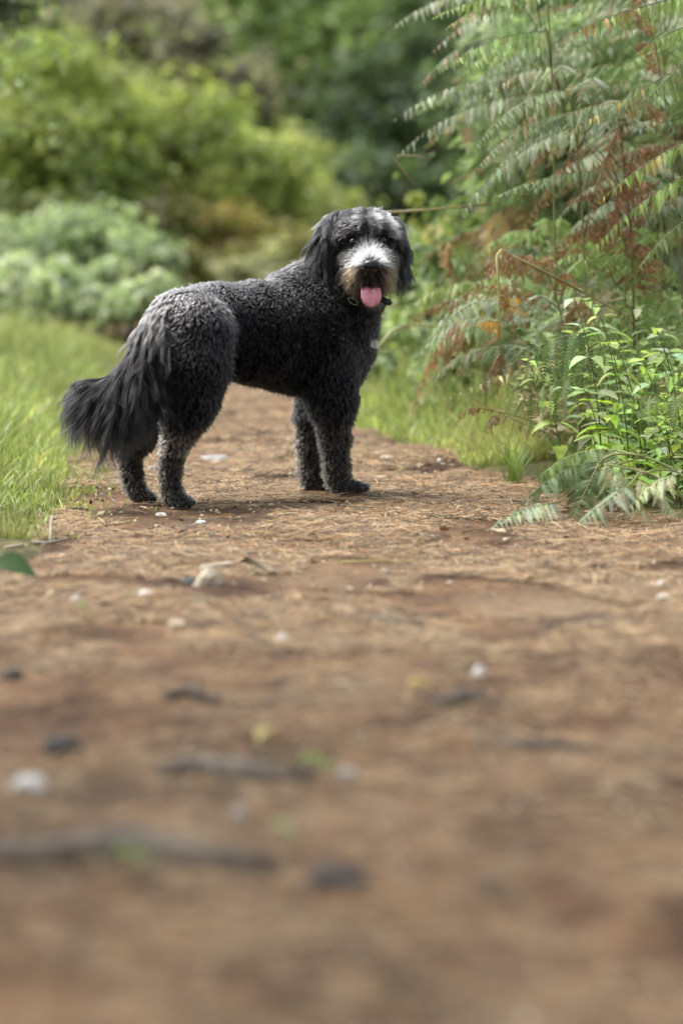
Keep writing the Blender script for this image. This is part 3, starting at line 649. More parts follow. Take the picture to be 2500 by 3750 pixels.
sh(300, 60, 40, (1.6, .8, 1.6), 8000, .13, [(.11, .15, .08), (.14, .17, .10), (.09, .12, .06)], 'grey-green tree at the upper left behind a pale branch', cat='tree', name='broadleaf_tree', group=G3, trunk=(.09, 2.0), nclump=30)
sh(640, 270, 33, (1.0, .6, .75), 5000, .13, [(.19, .18, .14), (.24, .22, .17), (.15, .15, .10)], 'dull grey-brown thicket sloping down behind the left bank', group=G3, stems=26)
# far wood that reads as one mass
cs = [(random.uniform(-14, 14), random.uniform(44, 56), random.uniform(.2, 8)) for _ in range(520)]
V, F, C = leaf_cloud(46000, cs, [(1.2, 1.0, .9)] * len(cs), .40, FM + FD, .4)
tag(link('far_wood', mesh_np('far_wood', V, F, np.full(len(F) // 4, 4), C, False, M['foliage'])), kind='stuff')
# bright plants right of the dog, behind
G4 = 'bright plants behind the dog on the right verge'
sh(1560, 950, 14.5, (.16, .3, .18), 1500, .05, [(.26, .36, .11), (.32, .38, .15), (.2, .3, .08)], 'light yellow-green plant right of dog ear', cat='plant', name='leafy_plant', group=G4)
sh(1700, 1080, 13.5, (.16, .3, .22), 1500, .05, FP, 'pale green leafy plant behind the russet drooping bracken', cat='plant', name='leafy_plant', group=G4)
sh(1660, 860, 13, (.09, .1, .05), 400, .05, [(.45, .42, .14), (.42, .40, .18)], 'pale yellow leaf patch under the silvery arching frond', cat='plant', name='leafy_plant', group=G4)
sh(1950, 1000, 12.5, (.4, .4, .35), 3000, .05, [(.16, .24, .10), (.12, .18, .05), (.22, .28, .10)], 'leafy undergrowth behind the snapped bracken stalk', cat='plant', name='leafy_plant', group=G4)
sh(1520, 830, 14.8, (.03, .03, .20), 160, .06, [(.36, .40, .10), (.3, .36, .1)], 'thin upright yellow-green weed rising right of dog head', cat='plant', name='leafy_plant', group=G4, nclump=8, stems=1)
# unseen trees added to shade the near path and cut sky light behind the camera
for tx, ty, lab in [(-3.3, 5.2, 'unseen broad tree added to shade the path between camera and dog'), (2.9, .8, 'unseen broad tree added right of the near path to cut sky light'), (-.3, -4.5, 'unseen broad tree added behind the near path to cut sky light')]:
    shrub('added_shade_tree', (tx, ty, 5.4), (1.7, 1.5, 1.2), 2500, .20, FM, lab, 'tree', 'unseen trees added to shade the near path', nclump=34, trunk=(.14, 3.6))
for (u, v, Y, R_, c, lab) in [(1420, 1180, 14.5, .13, FP, 'pale weed in the grass just right of dog chest'), (1560, 1240, 13.5, .15, [(.30, .38, .12), (.24, .34, .1)], 'yellow-green weed in the grass under the pale forked stem'), (1370, 1400, 13, .10, FP, 'low weed by the front legs in the right-hand grass'),
        (1640, 1400, 12.0, .12, FP, 'pale low weed between russet bracken and path'), (1480, 1050, 17, .2, [(.33, .38, .14), (.28, .36, .12)], 'yellowish leafy weed right under dog ear'), (1760, 1290, 11.5, .14, [(.2, .3, .1), (.26, .34, .14)], 'green weed behind the dangling brown curls'), (1330, 1250, 17, .16, FP, 'pale weed just in front of dog chest')]:
    sh(u, v, Y, (R_, R_ * 1.2, R_ * 1.1), 700, .042, c, lab, cat='plant', name='weed', group='weeds in the right-hand grass', nclump=16, stems=3)
# overhanging branch, upper left
def branch():
    o = at(-700, 600, 15); o.z = gz(o.x, o.y); e = empty('young_tree', o, 'young tree at the left edge with pale leaves on an overhanging branch', 'tree')
    a = at(-650, 700, 15)
    parts = [tube([Vector((0, 0, -.05)), a - o, at(-500, -300, 15) - o], [.03, .025, .015], 7)]
    V, F = merge(parts); link('trunk', mesh_py('sapling_trunk', V, F, None, True, M['bark']), e)
    for (q, m, t) in [((-600, 200), (-200, -60), (280, 190)), ((-600, 500), (-200, 380), (170, 480)), ((-560, -100), (-200, -150), (240, 20)), ((-600, 350), (-250, 200), (120, 330))]:
        pts = bez(at(*q, 15), at(*m, 14.8), at(*t, 14.6), 12)
        Vt, Ft = tube([p - o for p in pts], [.006 - .0045 * i / 11 for i in range(12)], 5)
        tw = link('limb', mesh_py('sapling_limb', Vt, Ft, None, True, M['bark']), e)
        for i in range(60):
            k = random.uniform(2.5, 11); p = pts[int(k)].lerp(pts[min(11, int(k) + 1)], k - int(k))
            d = Vector((random.gauss(0, 1), random.gauss(0, 1), random.gauss(-.4, .7))).normalized()
            put_leaf(tw, p - o + d * random.uniform(0, .09), d, Vector((random.uniform(-.5, .5), random.uniform(-.9, .2), 1)), random.uniform(.035, .055), random.choice(LEAF), random.choice([(.22, .30, .13), (.30, .36, .18), (.14, .22, .07)]))
branch()

# ------------------------------------------------------------------ stones, clods, sticks, leaves on the path
def stone_mesh(name, seed, sx, sy, sz, mat, jag=.25):
    import bmesh
    bm = bmesh.new(); bmesh.ops.create_icosphere(bm, subdivisions=2, radius=.5); r = random.Random(seed)
    dirs = [Vector((r.gauss(0, 1), r.gauss(0, 1), r.gauss(0, 1))).normalized() for _ in range(7)]; offs = [r.uniform(.28, .45) for _ in dirs]
    for v in bm.verts:
        for d, o in zip(dirs, offs):
            k = v.co.dot(d)
            if k > o: v.co -= d * (k - o) * .9
        v.co *= 1 + r.uniform(-jag, jag) * .15
        v.co = Vector((v.co.x * sx, v.co.y * sy, v.co.z * sz))
    me = bpy.data.meshes.new(name); bm.to_mesh(me); bm.free(); me.materials.append(mat); return me
def rock_mat(name, a, b, scale=60):
    m, n, l, p = new_mat(name); g = n.new('ShaderNodeNewGeometry'); t = n.new('ShaderNodeTexNoise'); t.inputs['Scale'].default_value = scale; t.inputs['Detail'].default_value = 5
    l.new(g.outputs['Position'], t.inputs['Vector']); r = ramp(n, [(.35, a), (.6, b)]); l.new(t.outputs['Fac'], r.inputs[0]); l.new(r.outputs[0], p.inputs['Base Color'])
    p.inputs['Roughness'].default_value = .75
    bp = n.new('ShaderNodeBump'); bp.inputs['Strength'].default_value = .4; bp.inputs['Distance'].default_value = .003; l.new(t.outputs['Fac'], bp.inputs['Height']); l.new(bp.outputs[0], p.inputs['Normal'])
    return m
M['flint'] = rock_mat('white_flint', (.38, .36, .33), (.60, .58, .54)); M['buff'] = rock_mat('buff_stone', (.26, .21, .14), (.42, .36, .26)); M['greyst'] = rock_mat('grey_stone', (.16, .15, .14), (.32, .30, .27))
M['root'] = rock_mat('root_bark', (.045, .036, .028), (.115, .088, .062), 30); M['clod'] = rock_mat('dark_clod', (.006, .0055, .005), (.026, .022, .018), 40)
def gdist(v): return FPX * CAM_H * 1.0 / (v - HORIZON)
def stone(u, v, wpx, hpx, mat, label, cat='stone', name='stone', group='stones on the path', sink=.75):
    Y = gdist(v); s = Y / FPX; w = wpx * s; h = hpx * s
    p = at(u, v, Y); z = gz(p.x, Y) + PZ
    o = link(name, stone_mesh(name, int(u * 7 + v), w * 1.2, w * 1.05, h * 1.55, M[mat]), None, (p.x, Y, z + h * .3 - h * sink * .3))
    o.rotation_euler = (random.uniform(-.15, .15), random.uniform(-.15, .15), random.uniform(0, 6.28))
    return tag(o, label, cat, group)
for a in [(755, 2145, 110, 85, 'buff', 'large pale buff stone on the path nearer than the dog, beside a dark hole'),
          (280, 2212, 50, 36, 'flint', 'round white pebble at lower left, first of a level pair'),
          (530, 2215, 54, 34, 'flint', 'round white pebble at lower left, second of a level pair'),
          (1030, 2355, 60, 36, 'flint', 'soft white pebble in the blurred path directly below the front paws'),
          (1755, 2492, 62, 46, 'flint', 'bright white pebble alone at right in the blurred foreground'),
          (2435, 2220, 60, 34, 'flint', 'white pebble near the right edge, larger of two close together'),
          (2422, 2142, 46, 30, 'flint', 'white pebble near the right edge, smaller of two close together'),
          (110, 2885, 130, 70, 'flint', 'blurred whitish stone at the left edge of the foreground'),
          (870, 3005, 70, 60, 'greyst', 'faint grey stone far down the blurred foreground'),
          (1270, 2815, 90, 60, 'greyst', 'grey blurred stone beside a green sprout in the foreground'),
          (1290, 1905, 34, 22, 'flint', 'white chip touching a brown curled leaf below the front paws'),
          (588, 1888, 44, 14, 'flint', 'flat white chip below the near hind paw'),
          (735, 1920, 40, 14, 'flint', 'flat cream chip just left of a brown leaf'),
          (928, 1853, 44, 20, 'buff', 'buff flint with a white face between the dog feet'),
          (1132, 1874, 20, 12, 'flint', 'small white chip under the front feet'),
          (1660, 1818, 50, 22, 'flint', 'white flat flint on the path before the grass tuft'),
          (1425, 1795, 22, 20, 'flint', 'tiny upright white chip at the front toes'),
          (1400, 1754, 56, 24, 'buff', 'tan flat stone just past the front toes'),
          (1418, 1690, 56, 24, 'buff', 'cream stone on the path behind the front paws'),
          (1475, 1697, 26, 18, 'flint', 'bright white pebble on the path edge right of the front legs'),
          (1610, 1688, 30, 18, 'flint', 'white pebble at path edge below the russet bracken'),
          (1748, 1660, 24, 18, 'flint', 'white pebble nearest to the hanging dead bracken'),
          (700, 1798, 30, 12, 'flint', 'flat white chip beside the near hind toes'),
          (565, 1706, 60, 28, 'greyst', 'bluish grey stone seen between the hind legs'),
          (770, 1672, 130, 30, 'greyst', 'wide flat grey stone bedded in the path beneath the belly'),
          (1892, 1998, 30, 16, 'flint', 'white chip below the sprawling fern'),
          (1415, 2085, 46, 22, 'buff', 'buff pebble centred on the path below the dog'),
          (1280, 2250, 40, 30, 'buff', 'yellowish buff pebble in the middle of the blurred foreground'),
          (650, 2290, 60, 26, 'buff', 'elongated buff pebble beneath the pair of white pebbles')]:
    stone(*a)
for a in [(1240, 3250, 250, 90, 'clod', 'big black clod in the blurred foreground below centre'),
          (230, 2770, 140, 80, 'clod', 'dark clod near the left edge of the foreground'),
          (1790, 3245, 120, 40, 'clod', 'small dark lump right of the big black clod'),
          (705, 2135, 100, 26, 'clod', 'dark lump standing in for the hole next to the large pale buff stone'),  # dark-coloured lump stands in for the darkness of a hole
          (40, 2500, 90, 40, 'clod', 'dark lump at left edge of the path')]:
    stone(*a, cat='clod', name='earth_clod', group='dark clods on the path', sink=.6)
def root(pts, r, label, mat):
    P = []
    for (u, v) in pts:
        Y = gdist(v); p = at(u, v, Y); P.append(Vector((p.x, Y, gz(p.x, Y) + PZ + r * .15)))
    o = P[0].copy(); n = len(P)
    V, F = tube([p - o for p in P], [r * (.35 + .65 * math.sin(math.pi * (i + .5) / n)) * random.uniform(.85, 1.15) for i in range(n)], 9)
    return tag(link('tree_root', mesh_py('tree_root', V, F, None, True, mat), None, o), label, 'root', 'roots surfacing across the path')
root([(-150, 3110), (150, 3130), (450, 3110), (700, 3150), (1000, 3190)], 0.029, 'long dark root ridge crossing the blurred lower left foreground', M['root'])
root([(580, 2830), (720, 2805), (900, 2830), (1150, 2850)], 0.026, 'grey root hump left of the green sprout in the foreground', M['root'])
root([(610, 2560), (690, 2545), (800, 2570)], 0.014, 'short grey root in the foreground below the white pebbles', M['root'])
root([(1600, 2580), (1700, 2560), (1800, 2575)], 0.016, 'short grey root in the right foreground under the bright white pebble', M['root'])
root([(1330, 2290), (1430, 2280), (1540, 2295)], 0.012, 'thin grey root lying across the middle of the path', M['root'])
root([(1750, 2715), (1950, 2700), (2180, 2720)], 0.014, 'pale grey root in the right foreground', M['root'])
def stick(pts, r, label, c):
    P = []
    for (u, v, h) in pts:
        Y = gdist(v); p = at(u, v, Y); P.append(Vector((p.x, Y, gz(p.x, Y) + PZ + .003 + r * .6 + h)))
    o = P[0].copy(); V, F = tube([p - o for p in P], [r * (1 - .35 * i / len(P)) * random.uniform(.85, 1.15) for i in range(len(P))], 7)
    return tag(link('stick', mesh_py('stick', V, F, [(1, 1, 1, 1)] * len(V), True, M['stem']), None, o, (*c, 1)), label, 'stick', 'sticks lying on the path')
stick([(120, 1985, 0), (180, 1990, 0), (255, 1982, .004)], .0045, 'grey stick lying level at the foot of the left grass', (.20, .17, .13))
stick([(185, 1985, 0), (188, 1960, .03), (192, 1940, .035)], .004, 'short pale stick propped upright at the foot of the left grass', (.26, .22, .17))
stick([(20, 2005, 0), (80, 1996, 0)], .007, 'pale wood chip at the left edge under the grass', (.32, .26, .18))
stick([(740, 2096, 0), (830, 2084, 0), (905, 2074, .006), (1000, 2100, 0)], .007, 'crooked whitish stick above the large buff stone', (.5, .42, .33))
stick([(960, 1758, .0), (990, 1748, .006), (1022, 1738, .012)], .003, 'small dark twig under the belly by the sandy patch', (.08, .06, .045))
stick([(1340, 1810, 0), (1337, 1775, .03), (1334, 1745, .055)], .0012, 'thin dark twig standing in front of the front toes', (.10, .07, .05))
stick([(1250, 2060, .0), (1400, 2052, .003), (1570, 2045, .0)], .0022, 'long straw-yellow stem across the middle of the path', (.42, .36, .14))
stick([(1080, 1922, .0), (1200, 1932, .004), (1400, 1925, .0)], .0020, 'greenish straw lying left of the white chip and brown leaf', (.36, .36, .16))
def fallen(u, v, L, c, label, lift=.006, a=None, mesh=None, name='fallen_leaf'):
    Y = gdist(v); p = at(u, v, Y); o = link(name, mesh or random.choice(LEAF), None, (p.x, Y, gz(p.x, Y) + PZ + .004 + lift), (*c, 1))
    o.scale = (L, L, L); o.rotation_euler = (random.uniform(-.4, .4), -.35, a if a is not None else random.uniform(0, 6.28))
    return tag(o, label, 'leaf', 'fallen leaves on the path')
fallen(805, 1925, .035, (.20, .085, .045), 'curled red-brown leaf below the belly', .010)
fallen(1345, 1910, .045, (.22, .09, .04), 'curled red-brown leaf behind a white chip', .008)
fallen(530, 1840, .03, (.38, .36, .16), 'yellow-green leaf fragment between the hind paws', .01)
fallen(1000, 2700, .055, (.48, .42, .15), 'yellow leaf in the blurred middle foreground', .012)
fallen(1500, 2545, .04, (.45, .38, .16), 'straw-yellow leaf above the right foreground roots', .012)
def sprout(u, v, L, label):
    Y = gdist(v); p = at(u, v, Y); b = Vector((p.x, Y, gz(p.x, Y) + PZ)); e = empty('sprout', b, label, 'plant', 'green sprouts in the foreground')
    V, F = tube([Vector((0, 0, -.01)), Vector((.002, 0, .02)), Vector((0, .002, .04))], [.0015, .0012, .001], 5)
    link('stem', mesh_py('sprout_stem', V, F, [(1, 1, 1, 1)] * len(V), True, M['stem']), e, None, (.12, .18, .06, 1))
    for k in range(5):
        a = k * 1.26; put_leaf(e, Vector((0, 0, .02 + .004 * k)), Vector((math.cos(a), math.sin(a), .5)), Vector((0, 0, 1)), L, LEAF[k % 4], (.20, .30, .09))
sprout(1160, 2840, .03, 'green sprout in the blurred centre foreground'); sprout(485, 3210, .028, 'small green sprout on the long root ridge'); sprout(1050, 3120, .02, 'tiny green sprout between the root ridge and the black clod'); sprout(310, 2300, .018, 'tiny green sprout under the first white pebble')
# dark leaf plant at the left edge of the foreground
def dark_leafy():
    Y = 6.3; p = at(-60, 2110, Y); b = Vector((p.x, Y, gz(p.x, Y))); e = empty('low_plant', b, 'dark glossy leaf poking in at the left edge of the foreground', 'plant')
    V, F = tube([Vector((0, 0, 0)), Vector((.01, 0, .04)), Vector((.02, 0, .06))], [.003, .0025, .002], 5)
    link('stem', mesh_py('low_plant_stem', V, F, [(1, 1, 1, 1)] * len(V), True, M['stem']), e, None, (.1, .12, .05, 1))
    put_leaf(e, Vector((.02, 0, .065)), Vector((1, -.2, -.35)), Vector((0, -.7, 1)), .085, LEAF[2], (.045, .11, .04)); put_leaf(e, Vector((.0, 0, .05)), Vector((-1, -.3, .1)), Vector((0, -.4, 1)), .07, LEAF[0], (.045, .10, .045))
dark_leafy()
# small pale chips too many to count
def chips():
    VV, FF, CC, off = [], [], [], 0
    for i in range(420):
        y = random.choice([random.uniform(3, 7.5), random.uniform(7.3, 12), random.uniform(7.3, 10)]); x = random.uniform(float(edge_l(y)), float(edge_r(y)))
        s = random.uniform(.002, .0065); z = gz(x, y) + PZ + .003; r = random.Random(i)
        for dx, dy, dz in ((1, 0, 0), (-1, 0, .1), (0, 1, 0), (0, -1, 0), (.1, .2, .8), (0, 0, -.5)):
            VV.append((x + s * dx * r.uniform(.6, 1.5), y + s * dy * r.uniform(.6, 1.5), z + s * dz))
        c = random.choice([(.7, .66, .6), (.5, .42, .3), (.30, .27, .23), (.62, .54, .42), (.1, .08, .06)]); CC += [(*c, 1)] * 6
        for f in ((0, 2, 4), (2, 1, 4), (1, 3, 4), (3, 0, 4), (2, 0, 5), (1, 2, 5), (3, 1, 5), (0, 3, 5)): FF.append(tuple(k + off for k in f))
        off += 6
    tag(link('gravel', mesh_py('gravel', VV, FF, CC, False, M['litter'])), kind='stuff')
chips()
def flakes():
    n = 4200; y = np.where(RNG.uniform(0, 1, n) < .3, RNG.uniform(3.2, 7.5, n), RNG.uniform(7.3, 12, n)); x = edge_l(y) + RNG.uniform(-.04, 1.0, n) * (edge_r(y) - edge_l(y))
    keep = np.abs(x) < .12 * y; x, y = x[keep], y[keep]; n = len(x)
    L = RNG.uniform(.003, .011, n) * (1 + (RNG.uniform(0, 1, n) < .06)); w = L * RNG.uniform(.2, .6, n); th = RNG.uniform(0, 6.28, n); z = ground_z(x, y) + PZ + .004
    d = np.stack([np.cos(th), np.sin(th), RNG.normal(0, .25, n)], -1) * L[:, None]; s = np.stack([-np.sin(th), np.cos(th), RNG.normal(0, .35, n)], -1) * w[:, None]
    P0 = np.stack([x, y, z + np.abs(d[:, 2]) + np.abs(s[:, 2])], -1); V = np.stack([P0 - d, P0 - s * .8 + d * .1, P0 + d, P0 + s, P0 + np.array([0, 0, .002])], 1)
    cc = np.array([(.10, .06, .04), (.05, .036, .028), (.22, .13, .075), (.34, .27, .18), (.2, .18, .15), (.42, .36, .27)]); c = cc[RNG.choice(6, n, p=[.24, .22, .2, .14, .12, .08])]
    C = np.ones((n, 5, 4)); C[..., :3] = c[:, None]
    F = (np.array([[0, 1, 4], [1, 2, 4], [2, 3, 4], [3, 0, 4]])[None] + (np.arange(n) * 5)[:, None, None]).reshape(-1)
    tag(link('leaf_litter', mesh_np('leaf_litter', V.reshape(-1, 3), F, np.full(len(F) // 3, 3), C.reshape(-1, 4), False, M['litter'])), kind='stuff')
flakes()
def twigs():
    parts = []
    for i in range(130):
        y = random.uniform(7.3, 11) if i % 4 else random.uniform(4, 7.3); x = random.uniform(float(edge_l(y)), float(edge_r(y))); a = random.uniform(0, 6.28); L = random.uniform(.03, .12); z = gz(x, y) + PZ + .005; r = random.uniform(.0009, .0024)
        p = [Vector((x + math.cos(a) * L * s, y + math.sin(a) * L * s + random.gauss(0, .003), z + random.uniform(0, .012) * s)) for s in (0, .35, .7, 1)]
        parts.append(tube(p, [r, r, r * .8, r * .5], 5))
    V, F = merge(parts)
    C = []
    for i in range(130): C += [(*random.choice([(.06, .042, .03), (.12, .085, .06), (.04, .03, .024), (.22, .18, .13)]), 1)] * 20
    tag(link('twig_litter', mesh_py('twig_litter', V, F, C, True, M['litter'])), kind='stuff')
twigs()

# ------------------------------------------------------------------ the dog
DOG_Y = 8.40
def surface_nets(F, origin, h):
    """triangle-free isosurface of a sampled distance field (inside negative)"""
    nx, ny, nz = F.shape; ins = F < 0
    acc = np.zeros((nx - 1, ny - 1, nz - 1, 3)); cnt = np.zeros((nx - 1, ny - 1, nz - 1))
    def sl(a, dx, dy, dz): return a[dx:nx - 1 + dx, dy:ny - 1 + dy, dz:nz - 1 + dz]
    cor = [(x, y, z) for x in (0, 1) for y in (0, 1) for z in (0, 1)]
    for a in cor:
        for k in range(3):
            if a[k]: continue
            b = list(a); b[k] = 1
            fa, fb = sl(F, *a), sl(F, *b); m = sl(ins, *a) != sl(ins, *b)
            t = np.where(m, fa / np.where(m, fa - fb, 1), 0)
            p = np.zeros(fa.shape + (3,)); p[..., 0] = a[0]; p[..., 1] = a[1]; p[..., 2] = a[2]; p[..., k] += t
            acc += p * m[..., None]; cnt += m
    act = cnt > 0; idx = -np.ones(act.shape, int); idx[act] = np.arange(act.sum())
    ijk = np.argwhere(act); V = (ijk + acc[act] / cnt[act][:, None]) * h + origin
    Q = []
    for k in range(3):
        a = [slice(None)] * 3; b = [slice(None)] * 3; a[k] = slice(0, -1); b[k] = slice(1, None)
        A, B = ins[tuple(a)], ins[tuple(b)]; u, w = (k + 1) % 3, (k + 2) % 3
        e = np.argwhere(A != B); e = e[(e[:, u] > 0) & (e[:, w] > 0)]
        ok = (e[:, u] < F.shape[u] - 1) & (e[:, w] < F.shape[w] - 1); e = e[ok]
        def cell(du, dw):
            c = e.copy(); c[:, u] -= du; c[:, w] -= dw; return idx[c[:, 0], c[:, 1], c[:, 2]]
        q = np.stack([cell(1, 1), cell(0, 1), cell(0, 0), cell(1, 0)], 1)
        inside = A[e[:, 0], e[:, 1], e[:, 2]]
        q[~inside] = q[~inside][:, ::-1]; Q.append(q)
    return V, np.concatenate(Q)
# limbs as chains of tapered capsules: (photo px, photo px, depth offset, radius with coat); last = coat thickness, blend
CH = {
 'torso': ([(705, 1195, -.06, .100), (800, 1183, .0, .100), (950, 1208, .09, .122), (1110, 1218, .18, .130), (1215, 1262, .25, .094)], .010, .03),
 'belly': ([(880, 1250, .05, .088), (1080, 1285, .17, .102)], .010, .04),
 'neck': ([(1110, 1130, .2, .115), (1225, 1075, .26, .108), (1310, 960, .25, .085)], .011, .04),
 'chest': ([(1305, 1110, .22, .060), (1245, 1230, .24, .088), (1235, 1340, .22, .070)], .011, .04),
 'thigh_near': ([(720, 1205, -.12, .095), (716, 1330, -.145, .082), (704, 1450, -.15, .063), (672, 1540, -.15, .049), (636, 1620, -.15, .038)], .011, .03),
 'shank_near': ([(640, 1620, -.15, .040), (622, 1720, -.15, .030), (630, 1810, -.15, .031)], .012, .02),
 'paw_near': ([(628, 1822, -.152, .031), (685, 1838, -.172, .021)], .008, .02),
 'thigh_far': ([(640, 1220, .02, .09), (590, 1330, .01, .08), (560, 1450, .0, .064), (520, 1560, .0, .05), (470, 1635, .0, .038)], .011, .03),
 'shank_far': ([(470, 1635, .0, .038), (482, 1730, -.01, .031), (500, 1795, -.02, .031)], .012, .02),
 'paw_far': ([(500, 1806, -.02, .029), (556, 1820, -.04, .019)], .008, .02),
 'arm_near': ([(1190, 1320, .16, .088), (1215, 1450, .15, .062), (1226, 1600, .15, .040), (1234, 1710, .15, .034), (1238, 1768, .15, .031)], .011, .03),
 'fpaw_near': ([(1242, 1778, .148, .030), (1322, 1785, .125, .020)], .008, .02),
 'arm_far': ([(1165, 1400, .3, .06), (1136, 1520, .3, .038), (1134, 1620, .3, .034), (1140, 1720, .3, .033), (1146, 1766, .3, .031)], .011, .03),
 'fpaw_far': ([(1150, 1772, .298, .030), (1192, 1783, .27, .022)], .008, .02),
 'paw_near_toe': ([(655, 1838, -.165, .016), (664, 1847, -.190, .0135)], .003, .006),
 'paw_near_toe2': ([(670, 1836, -.16, .016), (692, 1845, -.174, .0135)], .003, .006),
 'paw_near_toe3': ([(672, 1834, -.15, .016), (704, 1840, -.156, .013)], .003, .006),
 'fpaw_near_toe': ([(1290, 1782, .125, .016), (1316, 1792, .105, .0135)], .003, .006),
 'fpaw_near_toe2': ([(1300, 1780, .13, .016), (1338, 1789, .122, .0135)], .003, .006),
 'fpaw_near_toe3': ([(1300, 1778, .145, .016), (1342, 1782, .142, .013)], .003, .006),
 'paw_far_toe': ([(535, 1822, -.03, .015), (562, 1832, -.045, .012)], .003, .006),
 'tail': ([(612, 1140, -.11, .046), (552, 1215, -.165, .034), (490, 1320, -.20, .028), (422, 1395, -.22, .024), (345, 1408, -.23, .018), (312, 1400, -.235, .012)], .010, .03),
 'skull': ([(1336, 868, .22, .084), (1338, 925, .20, .082)], .016, .03),
 'brow': ([(1286, 836, .155, .026), (1345, 832, .150, .026), (1402, 834, .165, .026)], .012, .03),
 'muzzle': ([(1347, 930, .15, .056), (1357, 975, .085, .046)], .014, .025),
 'lip_l': ([(1303, 975, .15, .037), (1314, 1008, .115, .030)], .014, .03),
 'lip_r': ([(1390, 975, .15, .036), (1392, 1006, .115, .029)], .014, .03),
 'jaw': ([(1350, 1040, .19, .040), (1358, 1082, .125, .024)], .010, .02),
 'ear_l': ([(1238, 806, .215, .034), (1184, 870, .198, .034), (1167, 950, .175, .033), (1180, 1005, .160, .026)], .013, .012),
 'ear_r': ([(1440, 812, .24, .024), (1462, 890, .24, .024), (1464, 960, .235, .022), (1466, 995, .235, .014)], .011, .012),
}
NAMES = list(CH)
PR = []          # a, b, ra, rb, chain index, k, cum param
for ci, nme in enumerate(NAMES):
    pts, coat, k = CH[nme]; P = [np.array(at(u, v, DOG_Y + dy)) for u, v, dy, r in pts]; R = [max(r - coat, .006) for *_, r in pts]
    for j in range(len(P) - 1): PR.append((P[j], P[j + 1], R[j], R[j + 1], ci, k, j / (len(P) - 1), 1 / (len(P) - 1)))
def seg_d(X, a, b, ra, rb):
    ab = b - a; t = np.clip(((X - a) @ ab) / (ab @ ab), 0, 1)
    return np.linalg.norm(X - a - t[..., None] * ab, axis=-1) - (ra + (rb - ra) * t), t
def body_mesh():
    allp = np.array([p for q in PR for p in (q[0], q[1])]); lo, hi = allp.min(0) - .15, allp.max(0) + .15
    h = .0075; n = np.ceil((hi - lo) / h).astype(int); n[2] = n[2]
    ax = [lo[k] + np.arange(n[k]) * h for k in range(3)]
    D = np.full(n, 1.0, np.float32)
    for a, b, ra, rb, ci, k, c0, c1 in PR:
        R = max(ra, rb) + .09; l = np.minimum(a, b) - R; u = np.maximum(a, b) + R
        s = [slice(max(0, int((l[q] - lo[q]) / h)), min(n[q], int((u[q] - lo[q]) / h) + 2)) for q in range(3)]
        G = np.stack(np.meshgrid(*[ax[q][s[q]] for q in range(3)], indexing='ij'), -1)
        d, _ = seg_d(G, a, b, ra, rb); o = D[tuple(s)]
        hh = np.clip(.5 + .5 * (o - d) / k, 0, 1); D[tuple(s)] = o * (1 - hh) + d * hh - k * hh * (1 - hh)
    # flat soles
    return surface_nets(D, lo, h)
BV, BQ = body_mesh()
def classify(X):
    best = np.full(len(X), 9.0); lab = np.zeros(len(X), int); par = np.zeros(len(X)); tan = np.zeros((len(X), 3))
    for a, b, ra, rb, ci, k, c0, c1 in PR:
        d, t = seg_d(X, a, b, ra, rb); m = d < best
        best[m] = d[m]; lab[m] = ci; par[m] = (c0 + t * c1)[m]; tan[m] = (b - a) / np.linalg.norm(b - a)
    return lab, par, tan
dog_o = at(940, 1835, DOG_Y + .05); dog_o.z = gz(dog_o.x, dog_o.y) + PZ; dog_o = Vector((dog_o.x, DOG_Y + .08, dog_o.z))
dog = empty('dog', dog_o, 'shaggy black and grey dog with white muzzle and pink tongue standing on the path', 'dog')
OO = np.array(dog_o)
M['skin'] = simple('dog_skin', (.010, .009, .009), .8, .2)
body = link('body', mesh_np('dog_body', BV - OO, BQ.reshape(-1), np.full(len(BQ), 4), None, True, M['skin']), dog)

def sample(n):
    T = np.concatenate([BQ[:, [0, 1, 2]], BQ[:, [0, 2, 3]]]); A, B, C = BV[T[:, 0]], BV[T[:, 1]], BV[T[:, 2]]
    N = np.cross(B - A, C - A); ar = np.linalg.norm(N, axis=1)
    k = RNG.choice(len(T), n, p=ar / ar.sum()); u = RNG.uniform(0, 1, (n, 1)); v = RNG.uniform(0, 1, (n, 1)); f = u + v > 1; u = np.where(f, 1 - u, u); v = np.where(f, 1 - v, v)
    # smooth normals
    vn = np.zeros_like(BV)
    for j in range(3): np.add.at(vn, T[:, j], N)
    vn /= np.linalg.norm(vn, axis=1)[:, None] + 1e-12
    w = 1 - u - v
    P = A[k] * w + B[k] * u + C[k] * v; n_ = vn[T[k, 0]] * w + vn[T[k, 1]] * u + vn[T[k, 2]] * v
    return P, n_ / np.linalg.norm(n_, axis=1)[:, None]
def unit(v): return v / (np.linalg.norm(v, axis=-1, keepdims=True) + 1e-9)
ci = {n: i for i, n in enumerate(NAMES)}
def isin(lab, *names): return np.isin(lab, [ci[n] for n in names])
EYES = [np.array(at(1293, 886, DOG_Y + .122)), np.array(at(1400, 881, DOG_Y + .132))]
NOSE = np.array(at(1359, 974, DOG_Y + .034))
TONGUE_A = np.array(at(1358, 1045, DOG_Y + .12))
DOWN = np.array([0, 0, -1.0])
BACKW = unit(np.array(at(700, 1200, DOG_Y - .06)) - np.array(at(1100, 1200, DOG_Y + .18)))     # towards the tail
FACE = unit(NOSE - np.array(at(1340, 900, DOG_Y + .2)))
